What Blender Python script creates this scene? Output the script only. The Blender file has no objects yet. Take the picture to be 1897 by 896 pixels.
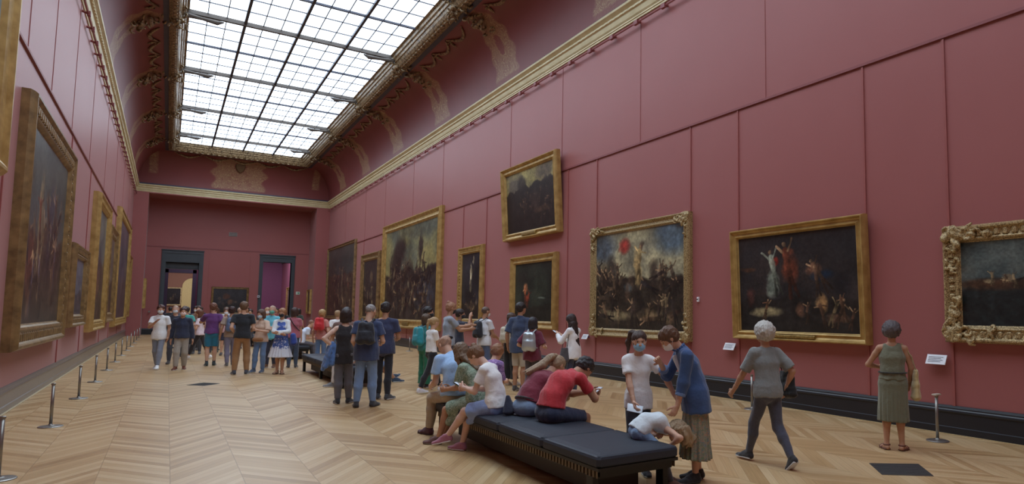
import bpy, math, random
import numpy as np
from mathutils import Vector, Matrix

random.seed(7)
rng = np.random.default_rng(11)
SC = bpy.context.scene
COL = SC.collection
R = math.radians

# ------------------------------------------------------------------ camera, world, exposure
EYE = 1.62
cam_d = bpy.data.cameras.new('camera')
cam = bpy.data.objects.new('camera', cam_d)
COL.objects.link(cam)
cam_d.sensor_width = 36.0
cam_d.lens = 1189.0 / 1897.0 * 36.0
cam_d.shift_x = -174.8 / 1897.0
cam_d.shift_y = 38.0 / 1897.0
cam_d.clip_end = 300
yaw, pitch, roll = R(34.245), R(4.539), R(0.569)
fw = Vector((math.sin(yaw) * math.cos(pitch), math.cos(yaw) * math.cos(pitch), math.sin(pitch)))
rt = Vector((math.cos(yaw), -math.sin(yaw), 0))
up = rt.cross(fw)
rt2 = rt * math.cos(roll) + up * math.sin(roll)
up2 = up * math.cos(roll) - rt * math.sin(roll)
cm = Matrix((rt2, up2, -fw)).transposed().to_4x4()
cm.translation = Vector((0, 0, EYE))
cam.matrix_world = cm
SC.camera = cam

SKY_E = 4.1          # brightness of the luminous glass ceiling
SC.view_settings.view_transform = 'Standard'
SC.view_settings.look = 'None'
SC.view_settings.gamma = 1.0
SC.view_settings.use_curve_mapping = False
SC.view_settings.exposure = 0.0
world = bpy.data.worlds.new('world')
SC.world = world
world.use_nodes = True
world.node_tree.nodes['Background'].inputs[0].default_value = (0.55, 0.6, 0.7, 1)
world.node_tree.nodes['Background'].inputs[1].default_value = 0.3

# ------------------------------------------------------------------ room measures (metres)
XL, XR, YB, YE = -2.05, 9.11, -6.0, 48.0
YR = 50.3             # recessed end wall
TRIM_L = 5.67
XC = (XL + XR) / 2

# ------------------------------------------------------------------ helpers
def lin(c):
    c = [v / 255.0 for v in c[:3]]
    return tuple([(v / 12.92 if v <= 0.04045 else ((v + 0.055) / 1.055) ** 2.4) for v in c]) + (1.0,)

def newmat(name):
    m = bpy.data.materials.new(name)
    m.use_nodes = True
    nt = m.node_tree
    b = nt.nodes['Principled BSDF']
    return m, nt, b

def nd(nt, t, **kw):
    n = nt.nodes.new(t)
    for k, v in kw.items():
        if k.startswith('i_'):
            n.inputs[k[2:].replace('_', ' ')].default_value = v
        else:
            setattr(n, k, v)
    return n

def mth(nt, op, a, b=None, c=None):
    n = nt.nodes.new('ShaderNodeMath')
    n.operation = op
    for i, v in enumerate((a, b, c)):
        if v is None:
            continue
        if hasattr(v, 'is_output'):
            nt.links.new(v, n.inputs[i])
        else:
            n.inputs[i].default_value = v
    return n.outputs[0]

def mixc(nt, f, a, b):
    n = nt.nodes.new('ShaderNodeMix')
    n.data_type = 'RGBA'
    for i, v in ((0, f), (6, a), (7, b)):
        if hasattr(v, 'is_output'):
            nt.links.new(v, n.inputs[i])
        else:
            n.inputs[i].default_value = v
    return n.outputs[2]

_mats = {}
def plain(c, rough=0.75, metal=0.0, var=0.12, scale=9.0, bump=0.0, bscale=60.0, sheen=0.0, name=None, spec=0.5):
    """a plain surface with a little procedural variation"""
    key = (tuple(c), rough, metal, var, scale, bump, bscale, sheen, spec)
    if key in _mats:
        return _mats[key]
    m, nt, b = newmat(name or 'surface')
    L = nt.links
    tc = nd(nt, 'ShaderNodeTexCoord')
    nz = nd(nt, 'ShaderNodeTexNoise')
    nz.inputs['Scale'].default_value = scale
    nz.inputs['Detail'].default_value = 3
    L.new(tc.outputs['Object'], nz.inputs['Vector'])
    c0 = lin(c)
    lo = tuple([v * (1 - var) for v in c0[:3]]) + (1,)
    hi = tuple([min(1, v * (1 + var)) for v in c0[:3]]) + (1,)
    L.new(mixc(nt, nz.outputs['Fac'], lo, hi), b.inputs['Base Color'])
    b.inputs['Roughness'].default_value = rough
    b.inputs['Metallic'].default_value = metal
    b.inputs['Specular IOR Level'].default_value = spec
    if sheen:
        b.inputs['Sheen Weight'].default_value = sheen
    if bump:
        n2 = nd(nt, 'ShaderNodeTexNoise')
        n2.inputs['Scale'].default_value = bscale
        n2.inputs['Detail'].default_value = 4
        L.new(tc.outputs['Object'], n2.inputs['Vector'])
        bp = nd(nt, 'ShaderNodeBump')
        bp.inputs['Strength'].default_value = bump
        bp.inputs['Distance'].default_value = 0.02
        L.new(n2.outputs['Fac'], bp.inputs['Height'])
        L.new(bp.outputs['Normal'], b.inputs['Normal'])
    _mats[key] = m
    return m

def mesh_obj(name, V, F, mat=None, parent=None, smooth=False):
    me = bpy.data.meshes.new(name)
    if isinstance(V, np.ndarray) and isinstance(F, np.ndarray):
        nv, nf, k = len(V), len(F), F.shape[1]
        me.vertices.add(nv)
        me.vertices.foreach_set('co', V.astype(np.float32).ravel())
        me.loops.add(nf * k)
        me.loops.foreach_set('vertex_index', F.astype(np.int32).ravel())
        me.polygons.add(nf)
        me.polygons.foreach_set('loop_start', np.arange(0, nf * k, k, dtype=np.int32))
        me.update(calc_edges=True)
    else:
        me.from_pydata([tuple(v) for v in V], [], [tuple(f) for f in F])
        me.update()
    if smooth:
        me.polygons.foreach_set('use_smooth', np.ones(len(me.polygons), dtype=bool))
    if mat:
        me.materials.append(mat)
    o = bpy.data.objects.new(name, me)
    COL.objects.link(o)
    if parent:
        o.parent = parent
    return o

class MB:
    """collects simple shapes into one mesh"""
    def __init__(s):
        s.V, s.F = [], []
    def box(s, x0, x1, y0, y1, z0, z1, bev=0.0):
        b = len(s.V)
        if bev <= 0:
            s.V += [(x, y, z) for z in (z0, z1) for y in (y0, y1) for x in (x0, x1)]
            for f in ((0, 2, 3, 1), (4, 5, 7, 6), (0, 1, 5, 4), (2, 6, 7, 3), (0, 4, 6, 2), (1, 3, 7, 5)):
                s.F.append(tuple(b + i for i in f))
        else:
            # bevelled in plan and at top/bottom: rings of an octagon
            def ring(i, z):
                a = bev
                xa, xb, ya, yb = x0 + i, x1 - i, y0 + i, y1 - i
                return [(xa + a, ya, z), (xb - a, ya, z), (xb, ya + a, z), (xb, yb - a, z), (xb - a, yb, z), (xa + a, yb, z), (xa, yb - a, z), (xa, ya + a, z)]
            rs = [ring(bev * .7, z0), ring(0, z0 + bev * .7), ring(0, z1 - bev), ring(bev * .3, z1 - bev * .3), ring(bev, z1)]
            for r_ in rs:
                s.V += r_
            for k in range(len(rs) - 1):
                for i in range(8):
                    j = (i + 1) % 8
                    s.F.append((b + k * 8 + i, b + k * 8 + j, b + (k + 1) * 8 + j, b + (k + 1) * 8 + i))
            s.F.append(tuple(b + i for i in range(7, -1, -1)))
            s.F.append(tuple(b + (len(rs) - 1) * 8 + i for i in range(8)))
        return s
    def tube(s, pts, r, n=8, caps=True):
        b = len(s.V)
        pts = [Vector(p) for p in pts]
        rr = r if isinstance(r, (list, tuple)) else [r] * len(pts)
        for i, p in enumerate(pts):
            t = (pts[min(i + 1, len(pts) - 1)] - pts[max(i - 1, 0)]).normalized()
            a = Vector((0, 0, 1)) if abs(t.z) < .9 else Vector((1, 0, 0))
            u = t.cross(a).normalized()
            v = t.cross(u)
            for k in range(n):
                an = 2 * math.pi * k / n
                s.V.append(tuple(p + (u * math.cos(an) + v * math.sin(an)) * rr[i]))
        for i in range(len(pts) - 1):
            for k in range(n):
                j = (k + 1) % n
                s.F.append((b + i * n + k, b + i * n + j, b + (i + 1) * n + j, b + (i + 1) * n + k))
        if caps:
            s.F.append(tuple(b + k for k in range(n - 1, -1, -1)))
            s.F.append(tuple(b + (len(pts) - 1) * n + k for k in range(n)))
        return s
    def lathe(s, prof, n=24, c=(0, 0, 0)):
        b = len(s.V)
        for r_, z in prof:
            for k in range(n):
                a = 2 * math.pi * k / n
                s.V.append((c[0] + r_ * math.cos(a), c[1] + r_ * math.sin(a), c[2] + z))
        for i in range(len(prof) - 1):
            for k in range(n):
                j = (k + 1) % n
                s.F.append((b + i * n + k, b + i * n + j, b + (i + 1) * n + j, b + (i + 1) * n + k))
        s.F.append(tuple(b + k for k in range(n - 1, -1, -1)))
        s.F.append(tuple(b + (len(prof) - 1) * n + k for k in range(n)))
        return s
    def build(s, name, mat, parent=None, smooth=False):
        return mesh_obj(name, s.V, s.F, mat, parent, smooth)

def struct(o):
    o['kind'] = 'structure'
    return o

def empty(name, loc, label=None, cat=None, group=None, rz=0.0):
    o = bpy.data.objects.new(name, None)
    o.empty_display_size = .1
    COL.objects.link(o)
    o.location = loc
    o.rotation_euler = (0, 0, rz)
    tag(o, label, cat, group)
    return o

def tag(o, label=None, cat=None, group=None):
    if label:
        o['label'] = label
    if cat:
        o['category'] = cat
    if group:
        o['group'] = group
    return o

def copy_tree(o, parent=None):
    c = o.copy()
    COL.objects.link(c)
    c.parent = parent
    for ch in list(o.children):
        copy_tree(ch, c)
    return c

# ------------------------------------------------------------------ implicit surfaces (for people, bags, ornament)
def unit(v):
    v = np.asarray(v, float)
    return v / max(1e-9, np.linalg.norm(v))

class Field:
    """smooth union of tapered, flattened capsules and ellipsoids, meshed with surface nets"""
    def __init__(s, k=0.008):
        s.P = []; s.k = k; s.cuts = []
    def cap(s, a, b, ra, rb=None, side=None, wa=None, wb=None, f0=False, f1=False):
        a = np.asarray(a, float); b = np.asarray(b, float)
        rb = ra if rb is None else rb
        if side is not None:
            wa = ra if wa is None else wa
            wb = wa if wb is None else wb
            side = unit(side)
        s.P.append(('c', a, b, ra, rb, side, wa, wb, f0, f1))
        return s
    def chain(s, pts, rs):
        for i in range(len(pts) - 1):
            s.cap(pts[i], pts[i + 1], rs[i], rs[i + 1])
        return s
    def ell(s, c, r, M=None):
        s.P.append(('e', np.asarray(c, float), np.asarray(r, float), np.eye(3) if M is None else np.asarray(M, float)))
        return s
    def cut(s, fn):
        s.cuts.append(fn)
        return s
    def mesh(s, h, noise=0.0, nscale=10.0, nstretch=(1, 1, 1), seed=0):
        k = max(s.k, h * .35)
        lo, hi = [], []
        for p in s.P:
            if p[0] == 'c':
                m = max(p[3], p[4], p[6] or 0, p[7] or 0)
                lo.append(np.minimum(p[1], p[2]) - m); hi.append(np.maximum(p[1], p[2]) + m)
            else:
                m = max(p[2]); lo.append(p[1] - m); hi.append(p[1] + m)
        pad = 2.5 * h + 2 * k + abs(noise)
        lo = np.min(lo, 0) - pad; hi = np.max(hi, 0) + pad
        n = np.ceil((hi - lo) / h).astype(int) + 2
        E = np.zeros(n, np.float32)
        ax = [lo[i] + h * np.arange(n[i]) for i in range(3)]
        for p in s.P:
            if p[0] == 'c':
                m = max(p[3], p[4], p[6] or 0, p[7] or 0)
                a0 = np.minimum(p[1], p[2]) - m; a1 = np.maximum(p[1], p[2]) + m
            else:
                m = max(p[2]); a0 = p[1] - m; a1 = p[1] + m
            i0 = np.maximum(0, ((a0 - 5 * k - h - lo) / h).astype(int))
            i1 = np.minimum(n, ((a1 + 5 * k + h - lo) / h).astype(int) + 2)
            X = ax[0][i0[0]:i1[0]][:, None, None]; Y = ax[1][i0[1]:i1[1]][None, :, None]; Z = ax[2][i0[2]:i1[2]][None, None, :]
            if p[0] == 'c':
                _, a, b, ra, rb, side, wa, wb, f0, f1 = p
                ab = b - a; L2 = max(1e-9, ab @ ab)
                px, py, pz = X - a[0], Y - a[1], Z - a[2]
                t0 = (px * ab[0] + py * ab[1] + pz * ab[2]) / L2
                t = np.clip(t0, 0, 1)
                qx, qy, qz = px - t * ab[0], py - t * ab[1], pz - t * ab[2]
                r_ = ra + t * (rb - ra)
                q2 = qx * qx + qy * qy + qz * qz
                if side is None:
                    d = np.sqrt(q2) - r_
                else:
                    w_ = wa + t * (wb - wa)
                    qs = qx * side[0] + qy * side[1] + qz * side[2]
                    qr2 = np.maximum(0, q2 - qs * qs)
                    k0 = np.sqrt((qs / w_) ** 2 + qr2 / r_ ** 2)
                    k1 = np.sqrt((qs / w_ ** 2) ** 2 + qr2 / r_ ** 4) + 1e-6
                    d = k0 * (k0 - 1) / k1
                Ln = math.sqrt(L2)
                if f0:
                    d = np.maximum(d, -t0 * Ln)
                if f1:
                    d = np.maximum(d, (t0 - 1) * Ln)
            else:
                _, c, r3, M = p
                px, py, pz = X - c[0], Y - c[1], Z - c[2]
                q = [px * M[i][0] + py * M[i][1] + pz * M[i][2] for i in range(3)]
                k0 = np.sqrt(sum((q[i] / r3[i]) ** 2 for i in range(3)))
                k1 = np.sqrt(sum((q[i] / r3[i] ** 2) ** 2 for i in range(3))) + 1e-6
                d = k0 * (k0 - 1) / k1
            E[i0[0]:i1[0], i0[1]:i1[1], i0[2]:i1[2]] += np.exp(np.clip(-d / k, -30, 40))
        D = -k * np.log(E + 1e-12)
        X = ax[0][:, None, None]; Y = ax[1][None, :, None]; Z = ax[2][None, None, :]
        if noise:
            rg = np.random.default_rng(seed)
            N = 0
            for o in range(3):
                f = nscale * (1.7 ** o)
                v = rg.normal(size=(2, 3)) * f / np.asarray(nstretch)
                ph = rg.uniform(0, 6.28, 2)
                N = N + (np.sin(X * v[0][0] + Y * v[0][1] + Z * v[0][2] + ph[0] + 1.3 * np.sin(X * v[1][0] + Y * v[1][1] + Z * v[1][2] + ph[1]))) / (1.5 ** o)
            D = D + noise * N * .6
        for c in s.cuts:
            D = np.maximum(D, c(X, Y, Z))
        D[0], D[-1], D[:, 0], D[:, -1], D[:, :, 0], D[:, :, -1] = (1,) * 6
        return surface_net(D, lo, h)

def surface_net(D, lo, h):
    ins = D < 0
    nx, ny, nz = D.shape
    cs = np.zeros((nx - 1, ny - 1, nz - 1), np.int8)
    for i in (0, 1):
        for j in (0, 1):
            for k in (0, 1):
                cs += ins[i:nx - 1 + i, j:ny - 1 + j, k:nz - 1 + k]
    act = (cs > 0) & (cs < 8)
    idx = np.argwhere(act)
    if len(idx) == 0:
        return np.zeros((0, 3)), np.zeros((0, 4), int)
    ids = -np.ones(cs.shape, np.int64)
    ids[act] = np.arange(len(idx))
    S = np.zeros((len(idx), 3)); cnt = np.zeros(len(idx))
    for a in range(3):
        o = [b for b in range(3) if b != a]
        for u in (0, 1):
            for v in (0, 1):
                p = idx.copy(); p[:, o[0]] += u; p[:, o[1]] += v
                q = p.copy(); q[:, a] += 1
                d0 = D[p[:, 0], p[:, 1], p[:, 2]]; d1 = D[q[:, 0], q[:, 1], q[:, 2]]
                m = (d0 < 0) != (d1 < 0)
                t = np.where(m, d0 / np.where(m, d0 - d1, 1), 0)
                pt = p.astype(float); pt[:, a] += t
                S[m] += pt[m]; cnt[m] += 1
    V = S / cnt[:, None] * h + lo
    F = []
    for a in range(3):
        b, c = (a + 1) % 3, (a + 2) % 3
        sl0 = [slice(1, -1)] * 3; sl0[a] = slice(0, -1)
        sl1 = [slice(1, -1)] * 3; sl1[a] = slice(1, None)
        A = ins[tuple(sl0)]; B = ins[tuple(sl1)]
        for m, flip in ((A & ~B, False), (B & ~A, True)):
            e = np.argwhere(m)
            if len(e) == 0:
                continue
            base = e.copy(); base[:, b] += 1; base[:, c] += 1
            def g(db, dc):
                q = base.copy(); q[:, b] += db; q[:, c] += dc
                return ids[q[:, 0], q[:, 1], q[:, 2]]
            quad = [g(-1, -1), g(0, -1), g(0, 0), g(-1, 0)]
            if flip:
                quad = quad[::-1]
            F.append(np.stack(quad, 1))
    F = np.concatenate(F)
    F = F[(F >= 0).all(1)]
    return V, F

def merge(parts):
    V, F, n = [], [], 0
    for v, f in parts:
        V.append(v); F.append(f + n); n += len(v)
    return np.concatenate(V), np.concatenate(F)

# ------------------------------------------------------------------ materials of the room
def wall_mat():
    m, nt, b = newmat('red_wall_paint')
    L = nt.links
    tc = nd(nt, 'ShaderNodeTexCoord')
    nz = nd(nt, 'ShaderNodeTexNoise'); nz.inputs['Scale'].default_value = .6; nz.inputs['Detail'].default_value = 3
    L.new(tc.outputs['Object'], nz.inputs['Vector'])
    L.new(mixc(nt, nz.outputs['Fac'], lin((156, 90, 87)), lin((164, 98, 95))), b.inputs['Base Color'])
    b.inputs['Roughness'].default_value = .44
    b.inputs['Specular IOR Level'].default_value = .36
    b.inputs['Sheen Weight'].default_value = .12
    n2 = nd(nt, 'ShaderNodeTexNoise'); n2.inputs['Scale'].default_value = 90
    L.new(tc.outputs['Object'], n2.inputs['Vector'])
    bp = nd(nt, 'ShaderNodeBump'); bp.inputs['Strength'].default_value = .15; bp.inputs['Distance'].default_value = .004
    L.new(n2.outputs['Fac'], bp.inputs['Height']); L.new(bp.outputs['Normal'], b.inputs['Normal'])
    return m

def floor_mat():
    """oak laid in point-de-Hongrie bands running along the gallery"""
    m, nt, b = newmat('oak_parquet')
    L = nt.links
    tc = nd(nt, 'ShaderNodeTexCoord')
    sp = nd(nt, 'ShaderNodeSeparateXYZ'); L.new(tc.outputs['Object'], sp.inputs[0])
    W = .585
    bx = mth(nt, 'DIVIDE', mth(nt, 'SUBTRACT', sp.outputs[0], .105), W)
    k = mth(nt, 'FLOOR', bx)
    fr = mth(nt, 'SUBTRACT', bx, k)
    par = mth(nt, 'MODULO', mth(nt, 'ADD', k, 100.0), 2.0)
    sg = mth(nt, 'SUBTRACT', mth(nt, 'MULTIPLY', par, 2.0), 1.0)
    u = mth(nt, 'ADD', sp.outputs[1], mth(nt, 'MULTIPLY', mth(nt, 'MULTIPLY', fr, W * math.tan(R(52))), sg))
    off = mth(nt, 'MULTIPLY', par, W * math.tan(R(52)))
    u = mth(nt, 'SUBTRACT', u, off)
    pu = mth(nt, 'DIVIDE', u, .145)
    pi_ = mth(nt, 'FLOOR', pu)
    pf = mth(nt, 'SUBTRACT', pu, pi_)
    cmb = nd(nt, 'ShaderNodeCombineXYZ')
    L.new(k, cmb.inputs[0]); L.new(pi_, cmb.inputs[1])
    wn = nd(nt, 'ShaderNodeTexWhiteNoise'); wn.noise_dimensions = '2D'
    L.new(cmb.outputs[0], wn.inputs['Vector'])
    # grain
    cg = nd(nt, 'ShaderNodeCombineXYZ')
    L.new(mth(nt, 'MULTIPLY', fr, 1.6), cg.inputs[0]); L.new(mth(nt, 'MULTIPLY', pu, 5.0), cg.inputs[1]); L.new(mth(nt, 'MULTIPLY', wn.outputs['Value'], 30.0), cg.inputs[2])
    gz = nd(nt, 'ShaderNodeTexNoise'); gz.inputs['Scale'].default_value = 1.2; gz.inputs['Detail'].default_value = 5
    L.new(cg.outputs[0], gz.inputs['Vector'])
    # worn big patches
    bz = nd(nt, 'ShaderNodeTexNoise'); bz.inputs['Scale'].default_value = .35
    L.new(tc.outputs['Object'], bz.inputs['Vector'])
    f = mth(nt, 'ADD', mth(nt, 'MULTIPLY', wn.outputs['Value'], .5), mth(nt, 'MULTIPLY', gz.outputs['Fac'], .6))
    f = mth(nt, 'ADD', f, mth(nt, 'MULTIPLY', mth(nt, 'SUBTRACT', bz.outputs['Fac'], .5), .5))
    rp = nd(nt, 'ShaderNodeValToRGB')
    e = rp.color_ramp.elements
    e[0].position = .15; e[0].color = lin((158, 120, 78))
    e[1].position = .95; e[1].color = lin((216, 188, 146))
    x = rp.color_ramp.elements.new(.5); x.color = lin((194, 158, 112))
    L.new(f, rp.inputs[0])
    # joints
    j1 = mth(nt, 'LESS_THAN', mth(nt, 'ABSOLUTE', mth(nt, 'SUBTRACT', pf, .5)), .475)
    j2 = mth(nt, 'LESS_THAN', mth(nt, 'ABSOLUTE', mth(nt, 'SUBTRACT', fr, .5)), .492)
    jj = mth(nt, 'MULTIPLY', j1, j2)
    jj = mth(nt, 'ADD', mth(nt, 'MULTIPLY', jj, .5), .5)
    col = mixc(nt, jj, lin((140, 106, 70)), rp.outputs[0])
    L.new(col, b.inputs['Base Color'])
    b.inputs['Roughness'].default_value = .38
    L.new(mth(nt, 'ADD', mth(nt, 'MULTIPLY', gz.outputs['Fac'], .15), .27), b.inputs['Roughness'])
    bp = nd(nt, 'ShaderNodeBump'); bp.inputs['Strength'].default_value = .15; bp.inputs['Distance'].default_value = .004
    L.new(jj, bp.inputs['Height']); L.new(bp.outputs['Normal'], b.inputs['Normal'])
    return m

def gold_mat(name='gilt', c0=(120, 84, 36), c1=(205, 168, 98), metal=.55, rough=.42, scale=25, bump=.5, pattern=None):
    m, nt, b = newmat(name)
    L = nt.links
    tc = nd(nt, 'ShaderNodeTexCoord')
    nz = nd(nt, 'ShaderNodeTexNoise'); nz.inputs['Scale'].default_value = scale; nz.inputs['Detail'].default_value = 5
    L.new(tc.outputs['Object'], nz.inputs['Vector'])
    h = nz.outputs['Fac']
    if pattern:
        vo = nd(nt, 'ShaderNodeTexVoronoi'); vo.inputs['Scale'].default_value = pattern
        L.new(tc.outputs['Object'], vo.inputs['Vector'])
        h = mth(nt, 'ADD', mth(nt, 'MULTIPLY', h, .4), mth(nt, 'MULTIPLY', mth(nt, 'SUBTRACT', 1.0, vo.outputs['Distance']), .7))
    rp = nd(nt, 'ShaderNodeValToRGB')
    rp.color_ramp.elements[0].position = .3; rp.color_ramp.elements[0].color = lin(c0)
    rp.color_ramp.elements[1].position = .75; rp.color_ramp.elements[1].color = lin(c1)
    L.new(h, rp.inputs[0]); L.new(rp.outputs[0], b.inputs['Base Color'])
    b.inputs['Metallic'].default_value = metal; b.inputs['Roughness'].default_value = rough
    bp = nd(nt, 'ShaderNodeBump'); bp.inputs['Strength'].default_value = bump; bp.inputs['Distance'].default_value = .02
    L.new(h, bp.inputs['Height']); L.new(bp.outputs['Normal'], b.inputs['Normal'])
    return m

M_WALL = wall_mat()
M_FLOOR = floor_mat()
M_GILT = gold_mat('gilt', (158, 124, 68), (204, 170, 106), metal=.35, scale=5, bump=.08)
M_GILT_OLD = gold_mat('aged_gilt', (116, 92, 58), (200, 174, 124), metal=.25, scale=40, bump=.3, pattern=55)
M_GILT_DARK = gold_mat('brown_gilt', (108, 84, 54), (164, 132, 86), metal=.2, scale=6, bump=.15)
M_GILT_PALE = gold_mat('pale_gilt', (142, 122, 88), (222, 205, 168), metal=.2, scale=30, bump=.9, pattern=16)
M_CORNICE = gold_mat('cream_cornice', (204, 190, 146), (222, 210, 170), metal=.05, rough=.45, scale=3, bump=.03)
M_CEILGOLD = gold_mat('ceiling_gilding', (84, 66, 46), (166, 142, 106), metal=.2, scale=24, bump=.35, pattern=12)
M_BLACKBASE = plain((34, 34, 40), rough=.38, var=.15, scale=3, name='black_plinth_paint')
M_DARKBAND = plain((62, 58, 72), rough=.6, var=.2, scale=4, name='slate_blue_band')
M_TRIMRED = plain((140, 76, 76), rough=.5, name='dark_red_trim')
M_STEEL = plain((150, 146, 140), rough=.35, metal=.8, name='brushed_steel')
M_GREYDOOR = plain((64, 70, 76), rough=.5, var=.15, scale=5, name='grey_door_casing')

# ------------------------------------------------------------------ floor and walls
def quad(name, pts, mat):
    return struct(mesh_obj(name, pts, [tuple(range(len(pts)))], mat))

mb = MB(); mb.box(XL - .3, XR + .3, YB - .3, 75, -.2, 0)
fl = struct(mb.build('floor', M_FLOOR))
mb = MB(); mb.box(XL - .3, XL, YB, YE, 0, 9.3)
struct(mb.build('wall_left', M_WALL))
mb = MB(); mb.box(XR, XR + .3, YB, YE, 0, 9.3)
struct(mb.build('wall_right', M_WALL))
mb = MB(); mb.box(XL - .3, XR + .3, YB - .3, YB, 0, 9.3)
struct(mb.build('wall_front', M_WALL))

# end wall: two piers, recessed wall with two doorways
DL = (-.25, 1.57, 4.68)      # left doorway clear opening
DR = (5.33, 7.12, 4.98)      # right doorway clear opening
PL, PRX = -1.31, 8.24
mb = MB()
mb.box(XL - .3, PL, YE, YR + .3, 0, 9.3)
mb.box(PRX, XR + .3, YE, YR + .3, 0, 9.3)
mb.box(PL, PRX, YE - .02, YR + .3, 8.72, 9.3)
mb.box(PL, DL[0], YR, YR + .5, 0, 8.8)
mb.box(DL[1], DR[0], YR, YR + .5, 0, 8.8)
mb.box(DR[1], PRX, YR, YR + .5, 0, 8.8)
mb.box(DL[0], DL[1], YR, YR + .5, DL[2], 8.8)
mb.box(DR[0], DR[1], YR, YR + .5, DR[2], 8.8)
struct(mb.build('wall_back', M_WALL))

def casing(n, x0, x1, zt, w, ztop):
    mb = MB()
    y0 = YR - .07
    for a, c in ((x0 - w, x0), (x1, x1 + w)):
        mb.box(a, c, y0, YR + .5, 0, ztop)
        mb.box(a + w * .25, a + w * .75, y0 - .03, y0 + .02, 0, ztop - w * .25)
    mb.box(x0 - w, x1 + w, y0 - .002, YR + .5, zt, ztop)
    mb.box(x0 - w * .8, x1 + w * .8, y0 - .035, y0 + .02, ztop - w * .75, ztop - w * .25)
    mb.box(x0 - w - .03, x1 + w + .03, y0 - .05, YR, ztop, ztop + .06)
    return struct(mb.build('door_%d' % n, M_GREYDOOR))
casing(1, DL[0], DL[1], DL[2], .24, 5.43)
casing(2, DR[0], DR[1], DR[2], .22, 5.43)
# panelled lintel inside the left doorway
mb = MB(); mb.box(DL[0], DL[1], YR + .25, YR + .5, 4.25, 4.7)
mb.box(DL[0] + .1, DL[1] - .1, YR + .22, YR + .26, 4.33, 4.62)
struct(mb.build('trim_1', M_GREYDOOR))

# rooms beyond the doorways
M_PURPLE = plain((96, 50, 84), rough=.7, name='mauve_wall_paint')
M_BROWNW = plain((138, 100, 88), rough=.8, name='brown_wall_paint')
M_CREAM = plain((206, 190, 140), rough=.7, name='cream_plaster')
M_CEILW = plain((196, 190, 184), rough=.8, name='white_plaster')
mb = MB()
mb.box(XL - .3, -.08, 58, 58.3, 0, 6); mb.box(1.45, 4.2, 58, 58.3, 0, 6); mb.box(-.08, 1.45, 58, 58.3, 4.35, 6)
mb.box(4.2, 4.4, YR + .5, 58.3, 0, 6)
mb.box(XL - .3, XL, YR + .5, 58, 0, 6)
mb.box(9.3, 9.5, YR + .5, 75, 0, 7.5)
struct(mb.build('wall_far', M_PURPLE))
mb = MB(); mb.box(XL - .3, 4.3, 70, 70.3, 0, 7.5)
struct(mb.build('wall_farther', M_BROWNW))
mb = MB(); mb.box(4.3, 9.6, 66, 66.3, 0, 7.5)
struct(mb.build('wall_mauve', M_PURPLE))
# purple side wall with an opening, seen obliquely through the right doorway
mb = MB()
mb.box(8.6, 8.9, YR + .5, 54.0, 0, 7); mb.box(8.6, 8.9, 56.0, 69.9, 0, 7); mb.box(8.6, 8.9, 54.0, 56.0, 4.6, 7)
struct(mb.build('wall_side', plain((104, 52, 76), rough=.7, name='pink_mauve_paint')))
mb = MB()
mb.box(8.54, 8.6, 53.8, 54.0, 0, 4.8); mb.box(8.54, 8.6, 56.0, 56.2, 0, 4.8); mb.box(8.54, 8.6, 53.8, 56.2, 4.6, 4.8)
mb.box(8.5, 8.62, 51.2, 69.9, 5.9, 6.05)
struct(mb.build('door_3', M_GREYDOOR))
mb = MB(); mb.box(XL - .3, 9.6, YR + .5, 75, 7.0, 7.2)
struct(mb.build('ceiling_far', M_CEILW))
mb = MB()
mb.box(-.3, -.08, 57.9, 58.3, 0, 4.6); mb.box(1.45, 1.68, 57.9, 58.3, 0, 4.6); mb.box(-.3, 1.68, 57.9, 58.3, 4.35, 4.6)
mb.box(XL, 4.2, 57.85, 58, 5.15, 5.4)
struct(mb.build('door_4', plain((70, 60, 92), rough=.5, name='indigo_casing')))
# arched niche in the far room
mb = MB()
cx, r_ = 1.75, .75
pts = [(cx - r_, 69.9, 0)] + [(cx - r_ * math.cos(a), 69.9, 3.7 + r_ * math.sin(a)) for a in np.linspace(0, math.pi, 17)] + [(cx + r_, 69.9, 0)]
b0 = len(mb.V); n_ = len(pts)
mb.V += pts + [(p[0], 70.1, p[2]) for p in pts]
mb.F.append(tuple(range(n_))); mb.F.append(tuple(range(2 * n_ - 1, n_ - 1, -1)))
for i in range(n_):
    j = (i + 1) % n_
    mb.F.append((i, i + n_, j + n_, j))
struct(mb.build('trim_2', M_CREAM))

# skirting boards: moulded profile swept along each wall
def sweep_wall(prof, a, b, nrm, name, mat):
    """prof = (distance off wall, z); a,b floor points; nrm into the room"""
    V, F = [], []
    for p in (a, b):
        for d, z in prof:
            V.append((p[0] + nrm[0] * d, p[1] + nrm[1] * d, z))
    n = len(prof)
    for i in range(n - 1):
        F.append((i, i + 1, n + i + 1, n + i))
    F.append(tuple(range(n))); F.append(tuple(range(2 * n - 1, n - 1, -1)))
    return struct(mesh_obj(name, V, F, mat))
SK = [(0, 0), (.05, 0), (.05, .095), (.043, .1), (.036, .105), (.036, .29), (.044, .295), (.05, .31), (.045, .33), (.034, .345), (.034, .36), (.025, .378), (.018, .392), (0, .392)]
sweep_wall(SK, (XR, YB), (XR, YE), (-1, 0), 'baseboard_right', M_BLACKBASE)
sweep_wall(SK, (XL, YB), (XL, YE), (1, 0), 'baseboard_left', plain((120, 112, 104), rough=.3, name='plinth_glare_grey'))  # floor glare reflected by the left skirting is put into its grey colour
for i, (a, b) in enumerate([(PL, DL[0] - .24), (DL[1] + .24, DR[0] - .22), (DR[1] + .22, PRX)]):
    sweep_wall(SK, (a, YR), (b, YR), (0, -1), 'baseboard_back_%d' % i if i else 'baseboard_back', M_BLACKBASE)
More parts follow.
